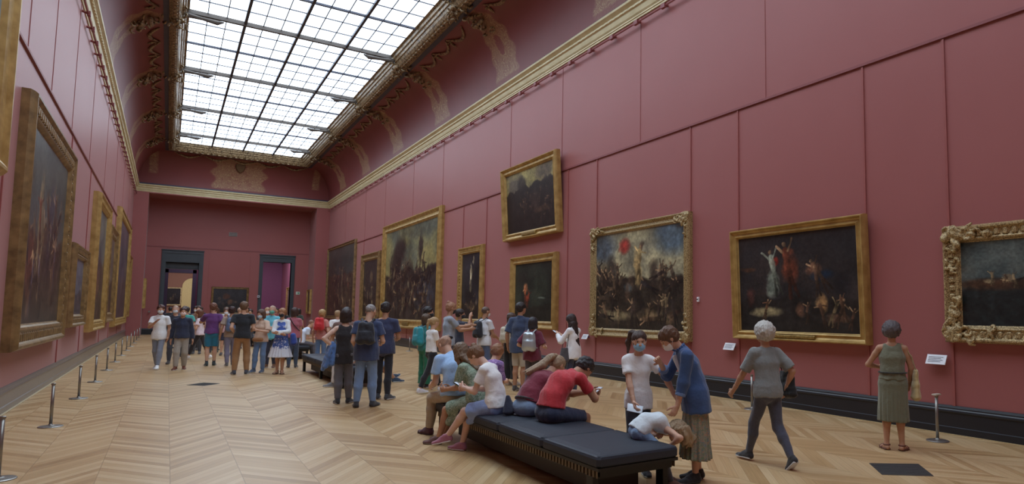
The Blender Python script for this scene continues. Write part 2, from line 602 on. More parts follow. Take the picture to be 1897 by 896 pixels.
# light floor strip along both walls
mb = MB(); mb.box(XR - .085, XR - .05, YB, YE, 0, .008)
struct(mb.build('trim_3', plain((186, 160, 118), rough=.5)))
mb = MB(); mb.box(XL + .05, XL + .085, YB, YE, 0, .008)
struct(mb.build('trim_4', plain((186, 165, 130), rough=.5)))

# horizontal picture moulding and vertical seams on the side walls
tn = [5]
def trim(mb, mat=M_TRIMRED):
    struct(mb.build('trim_%d' % tn[0], mat)); tn[0] += 1
M_SEAM = plain((158, 88, 84), rough=.45, name='seam_paint')
for X0, X1 in ((XR - .035, XR), (XL, XL + .035)):
    mb = MB(); mb.box(X0, X1, YB, YE, TRIM_L - .022, TRIM_L + .022); trim(mb)
mb = MB(); mb.box(PL, PRX, YR - .02, YR, 5.62, 5.68); trim(mb)
for side, X0, X1 in (('r', XR - .022, XR), ('l', XL, XL + .022)):
    mb = MB()
    low = [3.6, 4.74, 6.05, 8.81, 10.2, 13.84, 15.3, 20.87, 23.02, 29.61, 34.0, 38.06, 43] if side == 'r' else [7, 9.1, 12.3, 19.2, 23.6, 30, 34.4, 40, 46]
    upp = [8.1, 12.0, 15.71, 19.08, 25.41, 29.29, 33.94, 38, 43] if side == 'r' else [9.1, 11.23, 13.36, 15.86, 19, 23, 28, 33, 38, 43]
    for y in low:
        mb.box(X0, X1, y - .018, y + .018, .39, TRIM_L - .03)
    for y in upp:
        mb.box(X0 + (.012 if side == 'r' else 0), X1 - (.012 if side == 'l' else 0), y - .012, y + .012, TRIM_L + .03, 8.8)
    trim(mb, M_SEAM)
mb = MB()
for x in (2.15, 4.55):
    mb.box(x - .02, x + .02, YR - .02, YR, .39, 5.62)
trim(mb, M_SEAM)

# hanging rail on brackets under the cornice
for X0, sx in ((XR, -1), (XL, 1)):
    mb = MB()
    mb.tube([(X0 + sx * .12, YB, 8.62), (X0 + sx * .12, YE, 8.62)], .02, 6)
    y = YB + .5
    while y < YE:
        mb.tube([(X0, y, 8.66), (X0 + sx * .13, y, 8.62)], .03, 6)
        mb.box(X0 + sx * .13 - .035, X0 + sx * .13 + .035, y - .07, y + .07, 8.57, 8.67)
        y += 1.03
    trim(mb)

# ------------------------------------------------------------------ cornice, cove, ceiling frame, laylight
def ringpts(d, z, nxy=None):
    dl, dr = d * .955, d * 1.05
    return (XL + dl, XR - dr, YB + d, YE - d * .86, z)
def sweep_ring(prof, name, mat, smooth=False):
    V, F = [], []
    for d, z in prof:
        a, b, c, e, z = ringpts(d, z)
        V += [(a, c, z), (b, c, z), (b, e, z), (a, e, z)]
    for i in range(len(prof) - 1):
        for k in range(4):
            j = (k + 1) % 4
            F.append((i * 4 + k, (i + 1) * 4 + k, (i + 1) * 4 + j, i * 4 + j))
    return struct(mesh_obj(name, V, F, mat, smooth=smooth))
CORN = [(-.02, 8.78), (.03, 8.78), (.03, 8.82), (.05, 8.83), (.05, 8.86), (.08, 8.9), (.1, 8.97), (.11, 9.02), (.15, 9.04), (.155, 9.09), (.2, 9.13), (.24, 9.16), (.25, 9.21), (.2, 9.23)]
sweep_ring(CORN, 'cornice', M_CORNICE).name = 'trim_%d' % tn[0]; tn[0] += 1
# small dentil course on the cornice
mb = MB()
for X0, sx in ((XR, -1), (XL, 1)):
    y = 2.0
    while y < YE - .3:
        mb.box(min(X0 + sx * .1, X0 + sx * .165), max(X0 + sx * .1, X0 + sx * .165), y, y + .13, 9.045, 9.1)
        y += .22
x = XL + .2
while x < XR - .2:
    mb.box(x, x + .13, YE - .15, YE - .09, 9.045, 9.1)
    x += .22
trim(mb, M_CORNICE)
sweep_ring([(.2, 9.23), (.16, 9.24), (.14, 9.32)], 'c', M_DARKBAND).name = 'trim_%d' % tn[0]; tn[0] += 1

CD0, CD1, CZ0, CZ1 = .14, 1.5, 9.32, 11.25
def cove_pt(t):
    th = t * math.pi / 2
    return CD0 + (CD1 - CD0) * (1 - math.cos(th)), CZ0 + (CZ1 - CZ0) * math.sin(th)
BARS = [46.2 - 6.05 * i - 2.75 for i in range(8)]       # transverse ribs of the glass ceiling
BARS = [43.49, 37.6, 31.45, 25.3, 19.15, 13.0, 6.9, .8]

def cove_mat():
    m, nt, b = newmat('painted_cove')
    L = nt.links
    at = nd(nt, 'ShaderNodeAttribute'); at.attribute_name = 'orn'
    tc = nd(nt, 'ShaderNodeTexCoord')
    n1 = nd(nt, 'ShaderNodeTexNoise'); n1.inputs['Scale'].default_value = 2.6; n1.inputs['Detail'].default_value = 1; n1.inputs['Distortion'].default_value = 1.5
    L.new(tc.outputs['Object'], n1.inputs['Vector'])
    w = mth(nt, 'ABSOLUTE', mth(nt, 'SUBTRACT', mth(nt, 'FRACT', mth(nt, 'MULTIPLY', n1.outputs['Fac'], 8.0)), .5))
    fil = mth(nt, 'SMOOTH_MIN', mth(nt, 'MULTIPLY', w, 4.0), 1.0, .2)
    fil = mth(nt, 'ADD', mth(nt, 'MULTIPLY', mth(nt, 'SUBTRACT', 1.0, fil), .75), .3)
    f = mth(nt, 'MULTIPLY', at.outputs['Fac'], fil)
    big = nd(nt, 'ShaderNodeTexNoise'); big.inputs['Scale'].default_value = 1.0
    L.new(tc.outputs['Object'], big.inputs['Vector'])
    base = mixc(nt, big.outputs['Fac'], lin((112, 52, 50)), lin((126, 60, 58)))
    L.new(mixc(nt, f, base, lin((166, 136, 98))), b.inputs['Base Color'])
    b.inputs['Roughness'].default_value = .5
    return m
M_COVE = cove_mat()

def cove_side(name, a0, a1, fn, orn):
    na, ntt = int((a1 - a0) / .06), 46
    A = np.linspace(a0, a1, na); T = np.linspace(0, 1, ntt)
    V = np.zeros((na, ntt, 3)); O = np.zeros((na, ntt))
    for j, t in enumerate(T):
        d, z = cove_pt(t)
        V[:, j, :] = fn(A, d, z)
        O[:, j] = orn(A, t)
    V = V.reshape(-1, 3)
    i, j = np.meshgrid(np.arange(na - 1), np.arange(ntt - 1), indexing='ij')
    q = (i * ntt + j).ravel()
    F = np.stack([q, q + ntt, q + ntt + 1, q + 1], 1)
    o = struct(mesh_obj(name, V, F, M_COVE, smooth=True))
    at = o.data.attributes.new('orn', 'FLOAT', 'POINT')
    at.data.foreach_set('value', O.astype(np.float32).ravel())
    return o
def orn_side(A, t):
    o = np.zeros_like(A)
    for b in BARS:
        s = (A - b)
        w = .34 + .5 * math.sin(min(1, max(0, (1 - t) * 1.25)) * math.pi / 2) + .08 * math.sin(t * 26)
        m = np.clip((w - np.abs(s)) / .08, 0, 1)
        r = np.sqrt((s / .26) ** 2 + ((t - .42) / .15) ** 2)       # medallion
        m = np.where(r < .85, .15, m)
        m = np.where((r >= .85) & (r < 1.12), 1.25, m)
        o = np.maximum(o, m * (1 if t > .05 else .2))
    return o * (1.0 if t < .93 else .6)
def fn_r(A, d, z):
    a, b, c, e, z = ringpts(d, z)
    y = np.clip(A, c, e)
    return np.stack([np.full_like(A, b), y, np.full_like(A, z)], 1)
def fn_l(A, d, z):
    a, b, c, e, z = ringpts(d, z)
    return np.stack([np.full_like(A, a), np.clip(A, c, e), np.full_like(A, z)], 1)
def fn_e(A, d, z):
    a, b, c, e, z = ringpts(d, z)
    return np.stack([np.clip(A, a, b), np.full_like(A, e), np.full_like(A, z)], 1)
def fn_f(A, d, z):
    a, b, c, e, z = ringpts(d, z)
    return np.stack([np.clip(A, a, b), np.full_like(A, c), np.full_like(A, z)], 1)
def orn_end(A, t):
    s = A - XC + .1
    w = 1.55 * (1 - .25 * abs(t - .35)) + .15 * math.sin(t * 20)
    m = np.clip((w - np.abs(s)) / .12, 0, 1) * (1 if .03 < t < .85 else 0)
    r = np.sqrt((s / .3) ** 2 + ((t - .6) / .17) ** 2)
    m = np.where(r < .85, 1.3, m)
    m = np.where((r >= .85) & (r < 1.05), 0, m)
    c = np.clip((.25 - np.abs(np.abs(s) - 4.6)) / .08, 0, 1) * (.8 if t > .2 else 0)
    return np.maximum(m, c)
cove_side('ceiling', YB, YE, fn_r, orn_side)
cove_side('ceiling_left', YB, YE, fn_l, orn_side)
cove_side('ceiling_back', XL, XR, fn_e, orn_end)
cove_side('ceiling_front', XL, XR, fn_f, lambda A, t: A * 0)

# dark band and heavy gilded frame round the laylight
sweep_ring([(1.5, 11.25), (1.5, 11.22), (1.66, 11.27)], 'x', M_DARKBAND).name = 'trim_%d' % tn[0]; tn[0] += 1
FR = [(1.64, 11.3), (1.66, 11.24), (1.70, 11.21), (1.74, 11.25), (1.78, 11.23), (1.86, 11.21), (1.94, 11.26), (2.0, 11.35), (2.03, 11.44), (2.07, 11.46), (2.09, 11.54), (2.14, 11.58), (2.16, 11.68), (2.24, 11.7), (2.24, 11.8)]
frame_o = sweep_ring(FR, 'x', M_CEILGOLD); frame_o.name = 'trim_%d' % tn[0]; tn[0] += 1
# bead-and-leaf course on the frame
mb = MB()
for sx in (0, 1):
    a, b, c, e, z = ringpts(1.84, 10.95)
    X = b if sx else a
    y = 12.0
    while y < e:
        mb.box(X - .06, X + .06, y, y + .16, 11.19, 11.24, .02); y += .3
a, b, c, e, z = ringpts(1.84, 10.95)
x = a
while x < b:
    mb.box(x, x + .16, e - .08, e + .08, 11.19, 11.24, .02); x += .3
struct(mb.build('trim_%d' % tn[0], M_CEILGOLD)); tn[0] += 1

# swags of gilded relief along the top of the cove
mb = MB()
def swag(fn, s0, s1, drop):
    pts, rr = [], []
    for u in np.linspace(0, 1, 13):
        s = s0 + (s1 - s0) * u
        t = .93 - drop * math.sin(u * math.pi)
        d, z = cove_pt(t)
        p = fn(np.array([s]), d + .03, z - .03)[0]
        pts.append(tuple(p)); rr.append(.02 + .045 * math.sin(u * math.pi))
    mb.tube(pts, rr, 6)
def pend(fn, s, t0, t1):
    d0, z0 = cove_pt(t0); d1, z1 = cove_pt(t1)
    mb.tube([tuple(fn(np.array([s]), d0 + .03, z0 - .02)[0]), tuple(fn(np.array([s]), (d0 + d1) / 2 + .03, (z0 + z1) / 2 - .02)[0]), tuple(fn(np.array([s]), d1 + .03, z1 - .02)[0])], [.015, .05, .01], 6)
for fn in (fn_r, fn_l):
    for b in BARS:
        for k in range(3):
            s0 = b - 6.1 + .9 + k * 1.45
            if s0 > 3 and s0 + 1.4 < YE - 1.5:
                swag(fn, s0, s0 + 1.4, .15)
                for q in (0, .1, -.1):
                    pend(fn, s0 + 1.42 + q, .88, .74 + abs(q))
for k in range(5):
    s0 = XL + 1.9 + k * 1.5
    swag(fn_e, s0, s0 + 1.45, .2)
struct(mb.build('trim_%d' % tn[0], M_CEILGOLD)); tn[0] += 1

# cartouche clusters where the ribs meet the frame
def scroll_cluster(seed, n=26, sx=.3, sy=.45, sz=.2):
    rg = np.random.default_rng(seed)
    f = Field(.012)
    for _ in range(n):
        c = rg.normal(size=3) * np.array([sx, sy, sz]) * .5
        a0 = rg.uniform(0, 6.28); rad = rg.uniform(.06, .14); ax = unit(rg.normal(size=3)); bx = unit(np.cross(ax, rg.normal(size=3)))
        prev = None
        for q in range(6):
            an = a0 + q * .75; p = c + (ax * math.cos(an) + bx * math.sin(an)) * rad * (1 - q * .1)
            if prev is not None:
                f.cap(prev, p, .028, .022)
            prev = p
    f.cap((0, -sy * .8, 0), (0, sy * .8, 0), .06)
    return f.mesh(.018)
V, F = scroll_cluster(3)
cart = mesh_obj('cartouche', V, F, M_CEILGOLD, frame_o, smooth=True)
first = True
for sx in (0, 1):
    a, b, c, e, z = ringpts(1.9, 11.25)
    for y in BARS:
        o = cart if first else cart.copy()
        if not first:
            COL.objects.link(o); o.parent = frame_o
        first = False
        o.location = ((b if sx else a), y, 11.3)
        o.rotation_euler = (0, R(35 if sx else -35), 0)
# leafy brackets spilling from each cluster onto the cove
V, F = scroll_cluster(9, n=22, sx=.7, sy=.35, sz=.12)
leaf = mesh_obj('leaf_spray', V, F, M_CEILGOLD, frame_o, smooth=True)
first = True
for sx in (0, 1):
    a, b, c, e, z = ringpts(1.15, 10.98)
    for y in BARS:
        o = leaf if first else leaf.copy()
        if not first:
            COL.objects.link(o); o.parent = frame_o
        first = False
        o.location = ((b if sx else a), y, 11.02)
        o.rotation_euler = (0, R(28 if sx else -28), 0)
# shield on the end cove
d_, z_ = cove_pt(.6)
a, b, c, e, z = ringpts(d_, z_)
mb = MB()
pts = [(-.26, .3), (-.1, .34), (0, .3), (.1, .34), (.26, .3), (.25, -.05), (.15, -.25), (0, -.36), (-.15, -.25), (-.25, -.05)]
for q in (0, -.07):
    mb.V += [(XC - .1 + p[0] * (1 if q else 1.15), e + q - p[1] * .45, z_ + p[1] * (1 if q else 1.15)) for p in pts]
mb.F.append(tuple(range(10))); mb.F.append(tuple(range(19, 9, -1)))
for i in range(10):
    j = (i + 1) % 10
    mb.F.append((i, j, j + 10, i + 10))
struct(mb.build('trim_%d' % tn[0], plain((96, 70, 44), rough=.5, name='bronze_shield'))); tn[0] += 1

# laylight: glowing panes in a grid of glazing bars
a, b, c, e, _ = ringpts(2.2, 11.7)
GX0, GX1, GY0, GY1, GZ = a, b, -3.0, e, 11.72
def glass_mat():
    m, nt, bs = newmat('luminous_laylight_glass')
    L = nt.links
    em = nd(nt, 'ShaderNodeEmission')
    tc = nd(nt, 'ShaderNodeTexCoord')
    nz = nd(nt, 'ShaderNodeTexNoise'); nz.inputs['Scale'].default_value = .35
    L.new(tc.outputs['Object'], nz.inputs['Vector'])
    L.new(mixc(nt, nz.outputs['Fac'], (.67, .82, 1.0, 1), (.78, .89, 1.0, 1)), em.inputs[0])
    em.inputs[1].default_value = SKY_E
    L.new(em.outputs[0], nt.nodes['Material Output'].inputs[0])
    return m
mb = MB(); mb.box(GX0 - .05, GX1 + .05, GY0, GY1 + .05, GZ, GZ + .03)
win = struct(mb.build('window_1', glass_mat()))
M_BAR = plain((58, 60, 74), rough=.5, name='glazing_bar_paint')
M_RIB = plain((84, 76, 70), rough=.5, metal=.2, name='bronze_rib')
XB = [GX0 + (GX1 - GX0) * i / 4 for i in range(5)]
mb = MB()
for x in XB[1:4]:
    mb.box(x - .045, x + .045, GY0, GY1, GZ - .1, GZ)
mb.build('glazing_bar', M_BAR, win)
YM = sorted(BARS); half = [y - 3.05 for y in YM]
mb = MB()
for y in half:
    if GY0 < y < GY1:
        mb.box(GX0, GX1, y - .04, y + .04, GZ - .07, GZ)
mb.build('cross_bar', M_BAR, win)
mb = MB()
ys = sorted(YM + half)
ys = [y for y in ys if y > GY0] + [GY1]
for i in range(len(ys) - 1):
    m_ = 3 if ys[i + 1] - ys[i] > 2 else 2
    for q in range(1, m_):
        y = ys[i] + (ys[i + 1] - ys[i]) * q / m_
        mb.box(GX0, GX1, y - .016, y + .016, GZ - .03, GZ)
for i in range(4):
    for q in (1, 2):
        x = XB[i] + (XB[i + 1] - XB[i]) * q / 3
        mb.box(x - .014, x + .014, GY0, GY1, GZ - .03, GZ)
mb.build('pane_lead', M_BAR, win)
mb = MB()
for y in YM:
    if GY0 < y < GY1:
        mb.box(GX0, GX1, y - .06, y + .06, GZ - .14, GZ)
        for s0, s1 in ((GX0 - .1, 1), (GX1 + .1, -1)):
            mb.tube([(s0, y, GZ - .2), (s0 + s1 * .5, y, GZ - .22), (s0 + s1 * .95, y, GZ - .25), (s0 + s1 * 1.15, y, GZ - .19)], [.10, .06, .09, .02], 8)
mb.build('rib', M_RIB, win)
# blind ceiling in front of the glass (behind the camera)
mb = MB(); mb.box(XL + 1.4, XR - 1.4, YB + 1, GY0, GZ, GZ + .2)
struct(mb.build('ceiling_blind', M_CEILW))

# unseen area lights added to brighten the rooms beyond
def area(name, loc, size, power, col=(1, .95, .9)):
    l = bpy.data.lights.new(name, 'AREA'); l.shape = 'SQUARE'; l.size = size; l.energy = power; l.color = col
    o = bpy.data.objects.new(name, l); COL.objects.link(o); o.location = loc
    return o
area('added_room_light', (2, 54.5, 6.9), 3, 130)
area('added_room_light', (7, 60, 6.9), 3, 420, (1, .9, 1))
area('added_room_light', (2, 65, 6.9), 3, 240)

# ------------------------------------------------------------------ paintings
def vnoise(U, V, f, seed):
    rg = np.random.default_rng(seed)
    n = 64
    G = rg.random((n, n))
    x = (U * f) % (n - 1); y = (V * f) % (n - 1)
    i = x.astype(int); j = y.astype(int); fx = x - i; fy = y - j
    fx = fx * fx * (3 - 2 * fx); fy = fy * fy * (3 - 2 * fy)
    return (G[i, j] * (1 - fx) * (1 - fy) + G[i + 1, j] * fx * (1 - fy) + G[i, j + 1] * (1 - fx) * fy + G[i + 1, j + 1] * fx * fy)
def fbm(U, V, f, seed, oc=4):
    return sum(vnoise(U, V, f * 2 ** o, seed + o) / 2 ** o for o in range(oc)) / sum(1 / 2 ** o for o in range(oc))

def canvas_mat():
    m, nt, b = newmat('oil_on_canvas')
    at = nd(nt, 'ShaderNodeAttribute'); at.attribute_name = 'paint'
    nt.links.new(at.outputs['Color'], b.inputs['Base Color'])
    b.inputs['Roughness'].default_value = .34
    tc = nd(nt, 'ShaderNodeTexCoord')
    nz = nd(nt, 'ShaderNodeTexNoise'); nz.inputs['Scale'].default_value = 40
    nt.links.new(tc.outputs['Object'], nz.inputs['Vector'])
    bp = nd(nt, 'ShaderNodeBump'); bp.inputs['Strength'].default_value = .2; bp.inputs['Distance'].default_value = .005
    nt.links.new(nz.outputs['Fac'], bp.inputs['Height']); nt.links.new(bp.outputs['Normal'], b.inputs['Normal'])
    return m
M_CANVAS = canvas_mat()

def paint(seed, aspect, sky, ground, horizon, blobs, sky2=None, hn=.12, contrast=.5, crowd=None):
    """a generic brushy picture: sky, dark mass below an uneven horizon, soft blobs (u,v,ru,rv,colour,strength)"""
    ny = 210; nx = int(max(60, min(380, ny * aspect)))
    U, V = np.meshgrid(np.linspace(0, 1, nx), np.linspace(0, 1, ny), indexing='ij')
    n1 = fbm(U * aspect, V, 5, seed); n2 = fbm(U * aspect, V, 14, seed + 9); n3 = fbm(U * aspect, V, 3, seed + 20)
    sk = np.array(sky, float)[None, None, :]; sk2 = np.array(sky2 or sky, float)[None, None, :]
    C = sk + (sk2 - sk) * np.clip((n3 - .35) * 3, 0, 1)[..., None]
    C = C * (0.75 + .5 * n1)[..., None]
    gr = np.array(ground, float)[None, None, :]
    hz = horizon + hn * (fbm(U * aspect, V * 0, 4, seed + 31) - .5) * 2
    m = np.clip((hz - V) / .03, 0, 1)[..., None]
    C = C * (1 - m) + gr * (.5 + contrast * 2 * n2[..., None]) * m
    for (u, v, ru, rv, col, st) in blobs:
        wu = U + (n2 - .5) * .06 / aspect + (n1 - .5) * .06; wv = V + (n1 - .5) * .07
        r = ((wu - u) / ru) ** 2 + ((wv - v) / rv) ** 2
        a = (np.clip(1.25 - r, 0, 1) * st)[..., None]
        C = C * (1 - a) + np.array(col, float)[None, None, :] * (.55 + .9 * n2[..., None]) * a
    rg = np.random.default_rng(seed + 500)
    for (n, u0, u1, v0, v1, hh, cols, st) in (crowd or []):
        Au, Av = U * aspect, V
        order = sorted(rg.uniform(v0, v1, n), reverse=True)
        for v in order:
            u = rg.uniform(u0, u1) * aspect; hgt = hh * rg.uniform(.7, 1.25)
            c = np.array(cols[rg.integers(len(cols))], float); skin = np.array((176, 140, 104), float) * rg.uniform(.5, 1.0)
            lean_ = rg.normal() * .35; lying = rg.random() < .25
            if lying:
                lean_ = rg.choice([-1, 1]) * rg.uniform(1.1, 1.6)
            dx, dy = math.sin(lean_), math.cos(lean_)
            segs = [((0, 0), (0, .42), .085, c * .7), ((.0, .4), (0, .72), .11, c), ((.0, .86), (0, .88), .06, skin)]
            for q in (-1, 1):
                a_ = rg.uniform(-.5, 2.6)
                segs.append(((q * .08, .7), (q * (.1 + .2 * abs(math.cos(a_ * .5))), .7 + .26 * math.sin(a_)), .034, skin if rg.random() < .6 else c))
                segs.append(((q * .04, .1), (q * .1, -.35), .05, c * .6))
            for (p0, p1, rr, cc) in segs:
                ax_ = u + (p0[0] * dy + p0[1] * dx) * hgt; ay_ = v + (p0[1] * dy - p0[0] * dx) * hgt
                bx_ = u + (p1[0] * dy + p1[1] * dx) * hgt; by_ = v + (p1[1] * dy - p1[0] * dx) * hgt
                pu = rr * hgt * 1.6
                i0 = max(0, int((min(ax_, bx_) - pu) / aspect * (nx - 1))); i1 = min(nx, int((max(ax_, bx_) + pu) / aspect * (nx - 1)) + 2)
                j0 = max(0, int((min(ay_, by_) - pu) * (ny - 1))); j1 = min(ny, int((max(ay_, by_) + pu) * (ny - 1)) + 2)
                if i1 <= i0 or j1 <= j0:
                    continue
                pu_ = Au[i0:i1, j0:j1] + (n2[i0:i1, j0:j1] - .5) * .03; pv_ = Av[i0:i1, j0:j1] + (n1[i0:i1, j0:j1] - .5) * .03
                L2 = (bx_ - ax_) ** 2 + (by_ - ay_) ** 2 + 1e-9
                t = np.clip(((pu_ - ax_) * (bx_ - ax_) + (pv_ - ay_) * (by_ - ay_)) / L2, 0, 1)
                d = np.sqrt((pu_ - ax_ - t * (bx_ - ax_)) ** 2 + (pv_ - ay_ - t * (by_ - ay_)) ** 2)
                al = (np.clip((rr * hgt - d) / (rr * hgt * .35) , 0, 1) * st)[..., None]
                shade = (.45 + 1.0 * n2[i0:i1, j0:j1] + .25 * np.clip((ax_ - pu_) / (rr * hgt), -1, 1))[..., None]
                C[i0:i1, j0:j1] = C[i0:i1, j0:j1] * (1 - al) + cc[None, None, :] * shade * al
    n4 = fbm(U * aspect, V, 46, seed + 70, 2)
    C = C * (.82 + .36 * n4)[..., None]
    return nx, ny, np.clip(C, 0, 255)

def figures(seed, n, u0, u1, v0, v1, cols, su=.02, sv=.06, st=.7):
    rg = np.random.default_rng(seed)
    out = []
    for _ in range(n):
        c = cols[rg.integers(len(cols))]
        out.append((rg.uniform(u0, u1), rg.uniform(v0, v1), su * rg.uniform(.5, 1.6), sv * rg.uniform(.4, 1.5), c, st * rg.uniform(.5, 1)))
    return out

def painting(label, side, y0, y1, z0, z1, fw_, t, mat, art, lean=0.0, bottom_mat=None, corners=False, plate=False, beads=False, group=None, off=.0):
    """side 'r'/'l' hang on the long walls (y0<y1), 'e' on the end wall (y0,y1 are x)"""
    Wd, Hd = y1 - y0, z1 - z0
    ym = (y0 + y1) / 2
    if side == 'r':
        root = empty('painting', (XR - off, ym, z0), label, 'painting', group, R(-90))
    elif side == 'l':
        root = empty('painting', (XL + off, ym, z0), label, 'painting', group, R(90))
    elif side == 'e':
        root = empty('painting', (ym, YR - off, z0), label, 'painting', group, 0)
    # local: X along the picture (viewer's right), Y into the wall (-Y towards the viewer), Z up
    root.rotation_euler = (R(math.degrees(math.atan2(lean, Hd))) , 0, root.rotation_euler.z)
    prof = [(0, 0), (0, .55 * t), (.05, .8 * t), (.12, t), (.2, t), (.26, .9 * t), (.34, .72 * t), (.5, .62 * t), (.68, .66 * t), (.78, .78 * t), (.86, .72 * t), (.93, .5 * t), (1, .4 * t)]
    V, F = [], []
    for u, v in prof:
        q = u * fw_
        V += [(-Wd / 2 + q, -v, q), (Wd / 2 - q, -v, q), (Wd / 2 - q, -v, Hd - q), (-Wd / 2 + q, -v, Hd - q)]
    for i in range(len(prof) - 1):
        for k in range(4):
            j = (k + 1) % 4
            F.append((i * 4 + k, i * 4 + j, (i + 1) * 4 + j, (i + 1) * 4 + k))
    F.append((0, 3, 2, 1))
    fr = mesh_obj('frame', V, F, mat, root)
    if beads:
        mb = MB()
        q = fw_ * .5; s = max(.05, fw_ * .28)
        n = int((Wd - fw_) / (s * 1.6))
        for i in range(n):
            x = -Wd / 2 + q + (i + .5) * (Wd - 2 * q) / n
            for z in (q, Hd - q):
                mb.box(x - s * .6, x + s * .6, -t * .82, -t * .5, z - s * .7, z + s * .7, s * .3)
        n = int((Hd - fw_) / (s * 1.6))
        for i in range(n):
            z = q + (i + .5) * (Hd - 2 * q) / n
            for x in (-Wd / 2 + q, Wd / 2 - q):
                mb.box(x - s * .7, x + s * .7, -t * .82, -t * .5, z - s * .6, z + s * .6, s * .3)
        mb.build('carved_border', mat, fr)
    if corners:
        for ix, (cx_, cz_) in enumerate(((-1, 0), (1, 0), (1, 1), (-1, 1))):
            rg = np.random.default_rng(100 + ix)
            f = Field(.008)
            S = fw_ * 1.35
            for _ in range(34):
                arm = rg.random() < .5
                ext = rg.random() ** 1.6 * S * 1.9
                a_ = rg.uniform(.15, .9) * fw_
                px = (ext + a_ * .3) if arm else a_
                pz = a_ if arm else (ext + a_ * .3)
                c_ = np.array([px, -t * .85, pz]); rad = rg.uniform(.25, .5) * fw_ * .6; a0 = rg.uniform(0, 6.28); dr = rg.choice([-1, 1])
                prev = None
                for k in range(7):
                    an = a0 + dr * k * .8; rr = rad * (1 - k * .12)
                    p = c_ + np.array([math.cos(an) * rr, -.02 * math.sin(k), math.sin(an) * rr])
                    if prev is not None:
                        f.cap(prev, p, fw_ * .075, fw_ * .05)
                    prev = p
            vv, ff = f.mesh(max(.012, fw_ * .045))
            sxn = 1 if cx_ < 0 else -1; szn = 1 if cz_ == 0 else -1
            vv = vv * np.array([sxn, 1, szn]) + np.array([cx_ * Wd / 2, 0, cz_ * Hd])
            if sxn * szn < 0:
                ff = ff[:, ::-1]
            mesh_obj('corner_ornament', vv, ff, mat, fr, smooth=True)
    if bottom_mat:
        pass
    if plate:
        mb = MB(); mb.box(-min(.45, Wd * .16), min(.45, Wd * .16), -t * .95, -t * .55, fw_ * .35, fw_ * .7, .015)
        mb.build('name_plate', gold_mat('plate', (120, 96, 50), (190, 160, 96), metal=.6), fr)
    # canvas
    nx, ny, C = art
    q = fw_ * .97
    xs = np.linspace(-Wd / 2 + q, Wd / 2 - q, nx); zs = np.linspace(q, Hd - q, ny)
    Xg, Zg = np.meshgrid(xs, zs, indexing='ij')
    V = np.stack([Xg.ravel(), np.full(Xg.size, -t * .42), Zg.ravel()], 1)
    i, j = np.meshgrid(np.arange(nx - 1), np.arange(ny - 1), indexing='ij')
    qd = (i * ny + j).ravel()
    F = np.stack([qd, qd + ny, qd + ny + 1, qd + 1], 1)
    cv = mesh_obj('canvas', V, F, M_CANVAS, root)
    at = cv.data.attributes.new('paint', 'FLOAT_COLOR', 'POINT')
    c = C.reshape(-1, 3) / 255.0
    c = np.where(c <= .04045, c / 12.92, ((c + .055) / 1.055) ** 2.4)
    at.data.foreach_set('color', np.concatenate([c, np.ones((len(c), 1))], 1).astype(np.float32).ravel())
    return root

CRM = [(150, 128, 94), (110, 86, 64), (64, 52, 46), (52, 44, 42), (40, 36, 36), (84, 60, 48)]
CRD = [(60, 48, 40), (74, 60, 48), (44, 40, 40), (96, 76, 58)]
PALE = [(190, 170, 130), (150, 125, 95), (120, 90, 70), (95, 80, 66)]
DK = [(38, 32, 30), (28, 26, 28), (60, 48, 40)]
# right wall, from near to far (positions measured along the wall)
painting('ornate scrolled gilt frame at the right edge around a dark sea scene with a boat', 'r', 1.35, 4.80, 1.27, 2.88, .24, .13, M_GILT_OLD,
         paint(1, 2.2, (64, 74, 74), (30, 36, 36), .5, [(.25, .47, .3, .08, (58, 40, 30), .9), (.1, .5, .12, .07, (70, 48, 34), .8), (.2, .55, .03, .06, PALE[1], .8), (.12, .52, .03, .03, PALE[0], .6), (.33, .5, .03, .04, PALE[2], .7)] , sky2=(96, 100, 94), crowd=[(9, .12, .36, .48, .54, .12, CRM, .9)]), corners=True, beads=True)
painting('plain gilt frame around a dark scene of two standing figures above swimmers', 'r', 5.97, 8.85, 1.17, 3.23, .17, .16, M_GILT,
         paint(2, 1.4, (44, 42, 44), (36, 33, 32), .35, [(.34, .72, .035, .05, (140, 44, 34), .95), (.32, .5, .06, .14, (128, 138, 124), .9), (.48, .62, .07, .16, (104, 52, 36), .85), (.47, .8, .03, .04, (110, 60, 44), .8), (.67, .6, .06, .07, (122, 82, 62), .8), (.72, .55, .09, .05, (24, 44, 66), .8),
                          (.25, .2, .15, .06, (176, 160, 118), .8), (.72, .28, .05, .1, (164, 124, 80), .85), (.55, .22, .05, .08, (110, 76, 58), .8), (.1, .35, .04, .1, (92, 50, 44), .6), (.85, .15, .1, .06, (110, 80, 62), .7), (.88, .45, .08, .12, (28, 28, 32), .8), (.08, .65, .08, .03, (120, 70, 40), .5)],
               sky2=(56, 48, 46), crowd=[(7, .05, .95, .08, .2, .2, [(150, 128, 92), (120, 84, 60), (92, 66, 52)], .8), (1, .34, .35, .5, .51, .34, [(132, 138, 122)], .9), (1, .48, .49, .5, .51, .38, [(104, 56, 40)], .9), (2, .6, .75, .4, .5, .25, [(96, 70, 54)], .8)]), lean=.08, plate=True)
